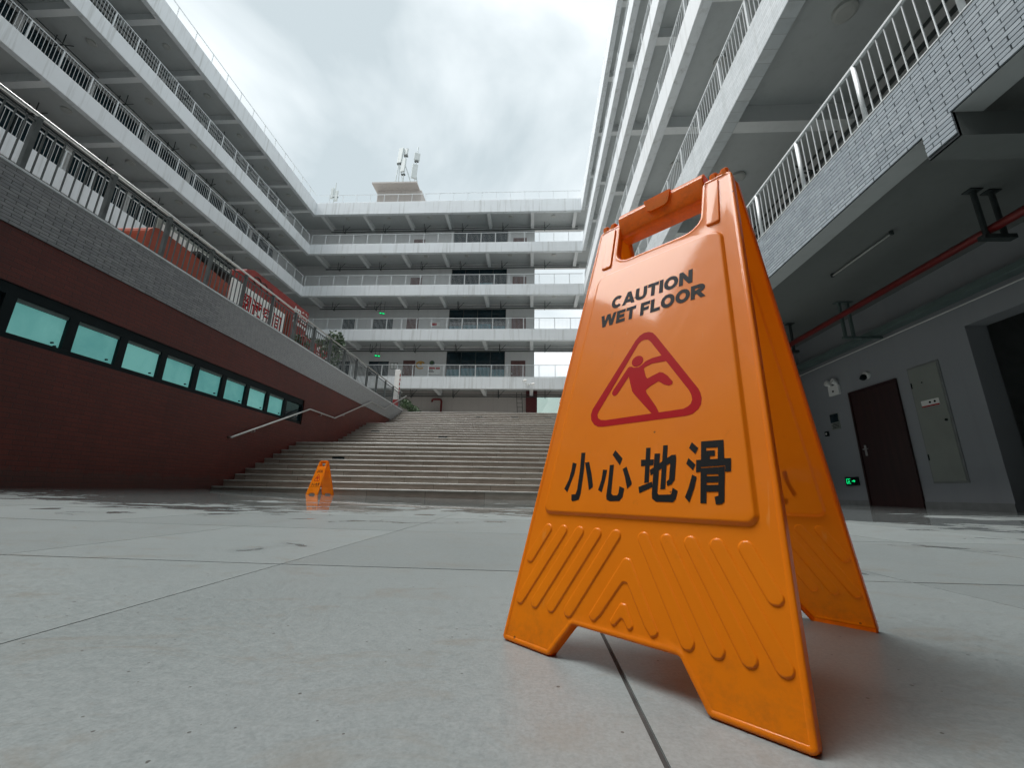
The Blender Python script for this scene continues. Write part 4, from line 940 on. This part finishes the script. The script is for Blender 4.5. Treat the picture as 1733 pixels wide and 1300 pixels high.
# ------------------------------------------------------------------ things on the terrace
def deck(X, y): return (X, y, TZ)
t = thing('reading_counter', 'orange-red counter with a rounded shoulder behind the terrace railing', 'counter', (-8.1, 8.0, TZ))
prof = [(-1.25, 0), (1.35, 0), (1.35, 1.18), (-0.55, 1.36)] ; prof = fillet([(-1.25, 0), (1.35, 0), (1.35, 1.12), (-0.2, 1.30), (-1.25, 1.34)], [0, 0, 0.05, 0.3, 0.25], 5)
MB().prism(prof, 'x', -0.45, 0.35).build('body', M['orangered'], t)
MB().box(-0.5, 0.42, -0.1, 1.4, 1.36, 1.41).build('worktop', M['dark'], t)
b = MB()
t2 = thing('display_board', 'white display board with dark dividers standing behind the orange-red counter', 'display board', (-9.2, 9.0, TZ))
MB().box(-0.05, 0.0, -0.8, 1.7, 1.0, 2.55).build('panel', M['cabinet'], t2)
for k in range(9):
    y0 = -0.72 + k * 0.265
    MB().box(0.001, 0.012, y0, y0 + 0.20, 2.16 - 0.01 * (k % 2), 2.46).build('card', M['paper'], t2)
for y in (-0.7, 1.6): MB().box(-0.06, 0.0, y - 0.03, y + 0.03, 0, 1.0).build('leg', M['railgrey'], t2)
def board(name, label, cat, X, y0, y1, z0, z1, m, texts, legs=True, th=0.06):
    """upright board facing +x (towards the yard); texts = (string, u0, u1, v0, v1, material, offset) in board coordinates"""
    q = thing(name, label, cat, (X, (y0 + y1) / 2, TZ)); hw = (y1 - y0) / 2
    MB().box(-th, 0, -hw, hw, z0 - TZ, z1 - TZ, 0.01).build('panel', M[m], q)
    for s, u0, u1, v0, v1, mm, off in texts:
        me = text_mesh(s, M[mm], (u0 - hw, u1 - hw, v0 + z0 - TZ, v1 + z0 - TZ), off)
        o = pobj('lettering', me, q, (0.004, 0, 0)); o.rotation_euler = (PI / 2, 0, PI / 2)
    if legs and z0 > TZ + 0.02:
        for y in (-hw + 0.08, hw - 0.08): MB().box(-th * 0.8, -th * 0.2, y - 0.03, y + 0.03, 0, z0 - TZ).build('leg', M['railgrey'], q)
    return q
q = board('signboard', 'white signboard with large red Chinese characters behind the railing', 'sign', -7.45, 8.75, 10.95, 4.25, 5.22, 'paper', [('\u9605\u8bfb\u7a7a\u95f4', 0.35, 2.05, 0.28, 0.82, 'redprint', 0.02)])
# red pavilion: side wall with sloped top, white characters
q = thing('red_pavilion', 'flat red pavilion wall with two white characters and a painted swirl', 'pavilion', (-9.0, 12.85, TZ))
MB().prism(fillet([(-1.85, 0), (1.8, 0), (1.8, 2.96), (-1.5, 2.96), (-1.85, 2.80)], [0, 0, 0.03, 0.2, 0.1], 4), 'x', -1.2, 0.0).build('wall', M['redpaint'], q)
for k in range(7): MB().box(0.001, 0.04, -0.25 + k * 0.14, -0.17 + k * 0.14, 1.3, 2.35).build('slat', M['orangered'], q)
o = pobj('lettering', text_mesh('\u77e5\u5584', M['whiteprint'], (0.80, 1.74, 2.38, 2.86), 0.03), q, (0.006, 0, 0)); o.rotation_euler = (PI / 2, 0, PI / 2)
for k in range(6): MB().box(0.002, 0.012, 0.82 + k * 0.155, 0.82 + k * 0.155 + 0.10, 2.20 - 0.012 * (k % 3), 2.29).build('lettering', M['whiteprint'], q)
b = MB()
for k in range(4):
    a = [(-1.3 + 0.34 * k + 0.17 * math.cos(tt), 2.66 + 0.15 * math.sin(tt) - 0.04 * k) for tt in [i * PI / 6 for i in range(9)]]
    b.tube([(0.012, u, v) for u, v in a], 0.02, 6)
b.build('ornament', M['doorbrown'], q)
q = board('planter_sign', 'low red sign box with small white marks beside the shrub', 'sign', -7.5, 12.15, 13.95, 4.02, 5.02, 'redpaint', [], False, 0.4)
for k, (u, v, wd, ht) in enumerate([(0.05, 0.90, 0.20, 0.05), (0.05, 0.80, 0.03, 0.09), (0.13, 0.78, 0.03, 0.11), (0.22, 0.80, 0.03, 0.09), (0.36, 0.68, 0.035, 0.24), (0.44, 0.72, 0.035, 0.20), (0.58, 0.90, 0.03, 0.07), (0.66, 0.70, 0.12, 0.03), (0.05, 0.68, 0.22, 0.03)]):
    MB().box(0.001, 0.008, -0.1 + u, -0.1 + u + wd, 0.02 + v, 0.02 + v + ht).build('printed_mark', M['whiteprint'], q)
# leafy shrub in a planter
def leafy(name, label, cat, base, blobs, n, size, trunk=None, group=None):
    t = thing(name, label, cat, base, 0, group); b = MB(); rnd = random.Random(hash(label) % 1000 if False else len(label) * 31 + n)
    for _ in range(n):
        c, r = rnd.choice(blobs)
        while True:
            d = Vector((rnd.uniform(-1, 1), rnd.uniform(-1, 1), rnd.uniform(-1, 1)))
            if 0.25 < d.length < 1: break
        p = Vector(c) + Vector((d.x * r[0], d.y * r[1], d.z * r[2]))
        ax = Vector((rnd.gauss(0, 1), rnd.gauss(0, 1), rnd.gauss(0, .7))).normalized(); s = size * rnd.uniform(0.6, 1.3)
        sd_ = ax.cross(Vector((rnd.gauss(0, 1), rnd.gauss(0, 1), rnd.gauss(0, 1)))).normalized() * s * 0.42; k = len(b.v)
        b.v += [tuple(p - ax * s), tuple(p + sd_ + Vector((0, 0, s * .15))), tuple(p + ax * s), tuple(p - sd_ + Vector((0, 0, s * .15)))]; b.f.append((k, k + 1, k + 2, k + 3))
    me = bpy.data.meshes.new('foliage'); me.from_pydata(b.v, [], b.f); me.materials.append(M['leaf']); pobj('foliage', me, t)
    if trunk:
        q = MB()
        for pth, r in trunk: q.tube(pth, r, 8)
        q.build('trunk', M['bark'], t, True)
    return t
leafy('shrub', 'loose green shrub growing beside the red pavilion', 'shrub', (-8.0, 14.6, TZ), [((0, 0, 1.2), (0.5, 0.8, 0.6)), ((0.2, -1.2, 0.9), (0.4, 0.9, 0.45)), ((0, 0.5, 1.9), (0.35, 0.5, 0.5)), ((0.3, -2.2, 0.75), (0.3, 0.6, 0.35))], 1500, 0.085,
      [([(0, 0, 0), (0.05, 0.05, 0.7), (0, 0.2, 1.5)], [0.05, 0.04, 0.015]), ([(0.02, 0, 0.5), (0.2, -0.7, 1.0)], [0.03, 0.01])])
t = thing('banner_pylon', 'slim white pylon with red base at the head of the stairs', 'pylon', (-7.2, 20.5, TZ))
MB().box(-0.13, 0.13, -0.1, 0.1, 0.75, 2.36, 0.01).build('upper_panel', M['paper'], t)
MB().box(-0.131, 0.131, -0.101, 0.101, 0.0, 0.75, 0.01).build('base', M['redprint'], t)
for k in range(5): MB().box(0.131, 0.134, -0.07 + 0.02 * (k % 2), 0.05 + 0.02 * (k % 2), 1.05 + k * 0.24, 1.20 + k * 0.24).build('printed_mark', M['redprint'], t)
leafy('hedge', 'dark clipped hedge sloping down at the head of the stairs', 'hedge', (-6.75, 22.3, TZ), [((-0.2, -0.8, 0.72), (0.3, 0.6, 0.25)), ((0.0, 0.0, 0.55), (0.3, 0.7, 0.28)), ((0.2, 0.8, 0.36), (0.3, 0.6, 0.28)), ((0.1, 0.4, 0.2), (0.35, 1.2, 0.2))], 2600, 0.06)

# ------------------------------------------------------------------ fittings of the far wing
def exit_hang(label, x, y, z):
    t = thing('exit_sign', label, 'exit sign', (x, y, z), math.radians(25))
    MB().box(-0.2, 0.2, -0.02, 0.02, 0, 0.15, 0.004).build('housing', M['black'], t)
    for u in (-0.18, 0.03): MB().box(u, u + 0.15, -0.024, -0.0205, 0.03, 0.12).build('lit_face', M['greenlit'], t)
    for u in (-0.15, 0.15): MB().tube([(u, 0, 0.16), (u, 0, 1.1)], 0.012, 6).build('rod', M['dark'], t)
exit_hang('hanging lit green exit sign on the far wing, upper one of two', -11.6, 28.2, 13.15)
exit_hang('hanging lit green exit sign on the far wing, lower one of two', -11.6, 28.2, 9.72)
def flat_board(name, label, cat, x0, x1, z0, z1, y, m, marks=()):
    t = thing(name, label, cat, ((x0 + x1) / 2, y, z0)); hw = (x1 - x0) / 2
    MB().box(-hw, hw, -0.02, 0.02, 0, z1 - z0, 0.003).build('panel', M[m], t)
    for (u0, u1, v0, v1, mm) in marks: MB().box(-hw + u0, -hw + u1, -0.026, -0.019, v0, v1).build('printed_block', M[mm], t)
YI = YBF + CD - 0.03
flat_board('notice_board', 'white notice board with red heading beside the gold emblem', 'notice board', -8.05, -7.05, 8.72, 9.36, YI, 'paper', [(0.05, 0.55, 0.4, 0.58, 'redprint'), (0.05, 0.4, 0.28, 0.34, 'blackprint'), (0.05, 0.5, 0.18, 0.24, 'blackprint'), (0.62, 0.92, 0.4, 0.56, 'redprint')])
flat_board('wall_poster', 'white poster with red block on the second balcony wall of the far wing', 'poster', -8.15, -7.35, 12.62, 13.0, YI, 'paper', [(0.12, 0.55, 0.08, 0.3, 'redprint')])
flat_board('grey_panel', 'small grey panel between the window and brown door of the far wing', 'panel', -10.98, -10.4, 9.15, 9.65, YI, 'cabinet', [(0.05, 0.25, 0.05, 0.45, 'paper'), (0.32, 0.52, 0.05, 0.45, 'paper')])
t = thing('gold_emblem', 'gold ring emblem on the lowest balcony wall of the far wing', 'emblem', (-8.63, YI - 0.02, 9.45))
smooth_by_angle(MB().tube([(0.33 * math.cos(a), 0, 0.27 * math.sin(a)) for a in [0.6 + i * 0.3 for i in range(17)]], 0.06, 8).build('ring', M['gold'], t))
MB().box(-0.08, 0.10, -0.02, 0.02, -0.05, 0.2, 0.01).build('figure', M['gold'], t)
t = thing('round_badge', 'dark green round badge on the wall beside the notice board', 'badge', (-7.75, YI, 9.62))
MB().tube([(0, 0, 0), (0, -0.04, 0)], 0.2, 20).build('disc', M['tray'], t)
MB().tube([(0, -0.04, 0), (0, -0.045, 0)], 0.13, 20).build('centre', M['leaf'], t)
t = thing('security_camera', 'pair of white cameras on a bracket under the far balcony', 'camera', (-0.33, YBF - 0.05, 7.30))
MB().box(-0.05, 0.05, -0.12, 0.05, 0.0, 0.05).build('bracket', M['paper'], t)
for sx, z in ((-0.28, 0.22), (0.26, -0.02)):
    MB().tube([(0, -0.08, 0.03), (sx * 0.7, -0.12, 0.03), (sx, -0.12, z + 0.02)], 0.022, 8).build('arm', M['paper'], t)
    smooth_by_angle(MB().tube([(sx - 0.1, -0.14, z + 0.02), (sx + 0.02, -0.14, z + 0.05), (sx + 0.14, -0.14, z + 0.06)], [0.05, 0.075, 0.075], 12).build('camera_head', M['paper'], t))
    MB().tube([(sx - 0.12, -0.14, z + 0.02), (sx - 0.1, -0.14, z + 0.025)], 0.045, 10).build('lens', M['black'], t)
t = thing('hydrant_pipe', 'dark red bent standpipe against the plaza wall', 'pipe', (-6.75, 29.0, TZ))
smooth_by_angle(MB().tube([(0, 0, 0), (0, 0, 2.55), (-0.05, 0, 2.66), (-0.15, 0, 2.7), (-0.6, 0, 2.7), (-0.68, 0, 2.66), (-0.7, 0, 2.5)], 0.075, 10).build('pipe', M['redpipe'], t))
MB().tube([(-0.02, 0, 2.0), (0.02, 0, 2.0)], 0.1, 12).build('coupling', M['redpipe'], t)
t = thing('floor_box', 'dark grey box beside the red standpipe', 'box', (-7.2, 28.8, TZ))
MB().box(-0.3, 0.3, -0.2, 0.2, 0, 1.72, 0.01).build('body', M['dark'], t); MB().box(-0.28, 0.28, -0.205, -0.199, 1.5, 1.66).build('lid', M['tray'], t)
t = thing('ladder', 'dark metal ladder leaning by the red pier under the far wing', 'ladder', (-0.86, 28.3, TZ))
for u in (-0.19, 0.19): MB().tube([(u, 0, 0), (u - 0.18, 0.5, 3.2)], 0.022, 8).build('stile', M['dark'], t)
for k in range(10): MB().tube([(-0.19 - 0.018 * k, 0.05 * k, 0.32 * k + 0.16), (0.19 - 0.018 * k, 0.05 * k, 0.32 * k + 0.16)], 0.014, 6).build('rung', M['dark'], t)

# ------------------------------------------------------------------ roof hut and antennas
t = thing('roof_hut', 'beige rooftop stair hut with a flat projecting eave', 'hut', (-13.1, 34.5, RZ1))
ZH = 28.45
MB().box(-2.2, 2.15, -1.5, 2.5, -0.4, ZH - RZ1).build('wall', M['beige'], t)
MB().box(-2.4, 1.95, -2.55, 2.6, ZH - RZ1, ZH - RZ1 + 0.14).build('eave', M['beige'], t)
for k in range(22): MB().box(-2.15 + k * 0.19, -2.11 + k * 0.19, -1.53, -1.5, -0.4, ZH - RZ1 - 0.6).build('rib', M['beige'], t)
t = thing('antenna_mast', 'cluster of grey panel antennas on a steel frame above the roof hut', 'antenna', (-12.9, 33.5, ZH + 0.14))
z0 = ZH + 0.14
def panel(u, zt, zb, wd, tilt, y=0.0):
    o = MB().box(-wd / 2, wd / 2, -0.09, 0.09, -(zt - zb) / 2, (zt - zb) / 2, 0.03).build('antenna_panel', M['galv'], t)
    o.location = (u, y, (zt + zb) / 2 - z0); o.rotation_euler = (0, tilt, math.radians(20 * (1 if u > 0 else -1)))
panel(-0.72, 34.0, 32.2, 0.55, 0.07); panel(-0.18, 33.95, 33.2, 0.46, 0.03); panel(-0.28, 32.6, 31.05, 0.50, 0.05, -0.1); panel(1.0, 33.35, 32.5, 0.58, 0.02); panel(0.9, 31.9, 30.2, 0.54, 0.04, -0.1)
for p0, p1 in (((-1.05, 0, 0), (-0.8, 0, 3.7)), ((-0.65, 0.1, 0), (-0.72, 0, 3.6)), ((-0.2, 0, 0), (-0.18, 0, 5.2)), ((0.98, 0, 0), (1.0, 0, 4.5)), ((-0.15, 0, 3.4), (1.0, 0.4, 0)), ((-0.75, 0, 3.6), (-0.2, 0, 1.2)), ((1.0, 0, 2.6), (1.4, 0.3, 0)), ((1.03, 0, 4.4), (1.04, 0, 5.6))):
    MB().tube([p0, p1], 0.045, 6).build('pole', M['galv'], t)
MB().tube([(-1.05, 0, 0.4), (-0.25, -0.2, 0.9), (0.95, 0, 0.75)], 0.05, 6).build('crossbar', M['dark'], t)
for u, z in ((-0.78, 3.5), (-0.25, 2.2), (0.98, 3.75), (-0.15, 4.45)): MB().box(u - 0.2, u + 0.2, -0.1, 0.1, z - 0.05, z + 0.05).build('bracket', M['dark'], t)
t = thing('antenna_mast', 'small lone antenna mast on the roof corner at the left', 'antenna', (-19.6, 33.0, 22.1))
MB().tube([(0, 0, 0), (0, 0, 7.4)], 0.05, 8).build('pole', M['galv'], t)
for u, z in ((-0.25, 6.2), (0.2, 5.9)): MB().box(u - 0.13, u + 0.13, -0.08, 0.08, z - 0.6, z + 0.6, 0.02).build('antenna_panel', M['galv'], t)
MB().box(-0.4, 0.4, -0.04, 0.04, 5.7, 5.78).build('crossbar', M['dark'], t)

# ------------------------------------------------------------------ beyond the far wing
b = MB(); nx, ny = 40, 10; rnd = random.Random(3)
for j in range(ny + 1):
    for i in range(nx + 1):
        x = -150 + 300 * i / nx; y = 170 + 12 * j
        b.v.append((x, y, -2 + (66 + 5 * math.sin(x * 0.05) + rnd.uniform(-1.5, 1.5)) * math.sin(min(1, j / 6) * PI / 2)))
for j in range(ny):
    for i in range(nx): k = j * (nx + 1) + i; b.f.append((k, k + 1, k + nx + 2, k + nx + 1))
tag(b.build('hill', M['hill']), kind='structure')
t = thing('house', 'pale pink house seen through the opening under the far wing', 'house', (6.6, 44, 0))
MB().box(-3.2, 3.2, 0, 6, -0.5, 11).build('wall', M['pink'], t); MB().box(-3.4, 3.4, -0.3, 6.3, 11, 11.3).build('roof', M['beige'], t)
for z in (2, 5, 8): MB().box(-2.4, -0.8, -0.03, 0.05, z, z + 1.5).build('window', M['glassdark'], t)
tag(MB().box(0.3, 6.2, 33.5, 33.7, TZ, 5.75).build('boundary_wall', M['white']), 'low white boundary wall beyond the far opening', 'wall')
leafy('shrub', 'bright green bush behind the opening under the far wing', 'shrub', (2.0, 31.5, TZ), [((0, 0, 1.2), (0.7, 0.5, 0.8)), ((0.6, 0, 0.8), (0.6, 0.5, 0.6))], 900, 0.10, [([(0, 0, 0), (0, 0, 1.2)], [0.05, 0.02])])
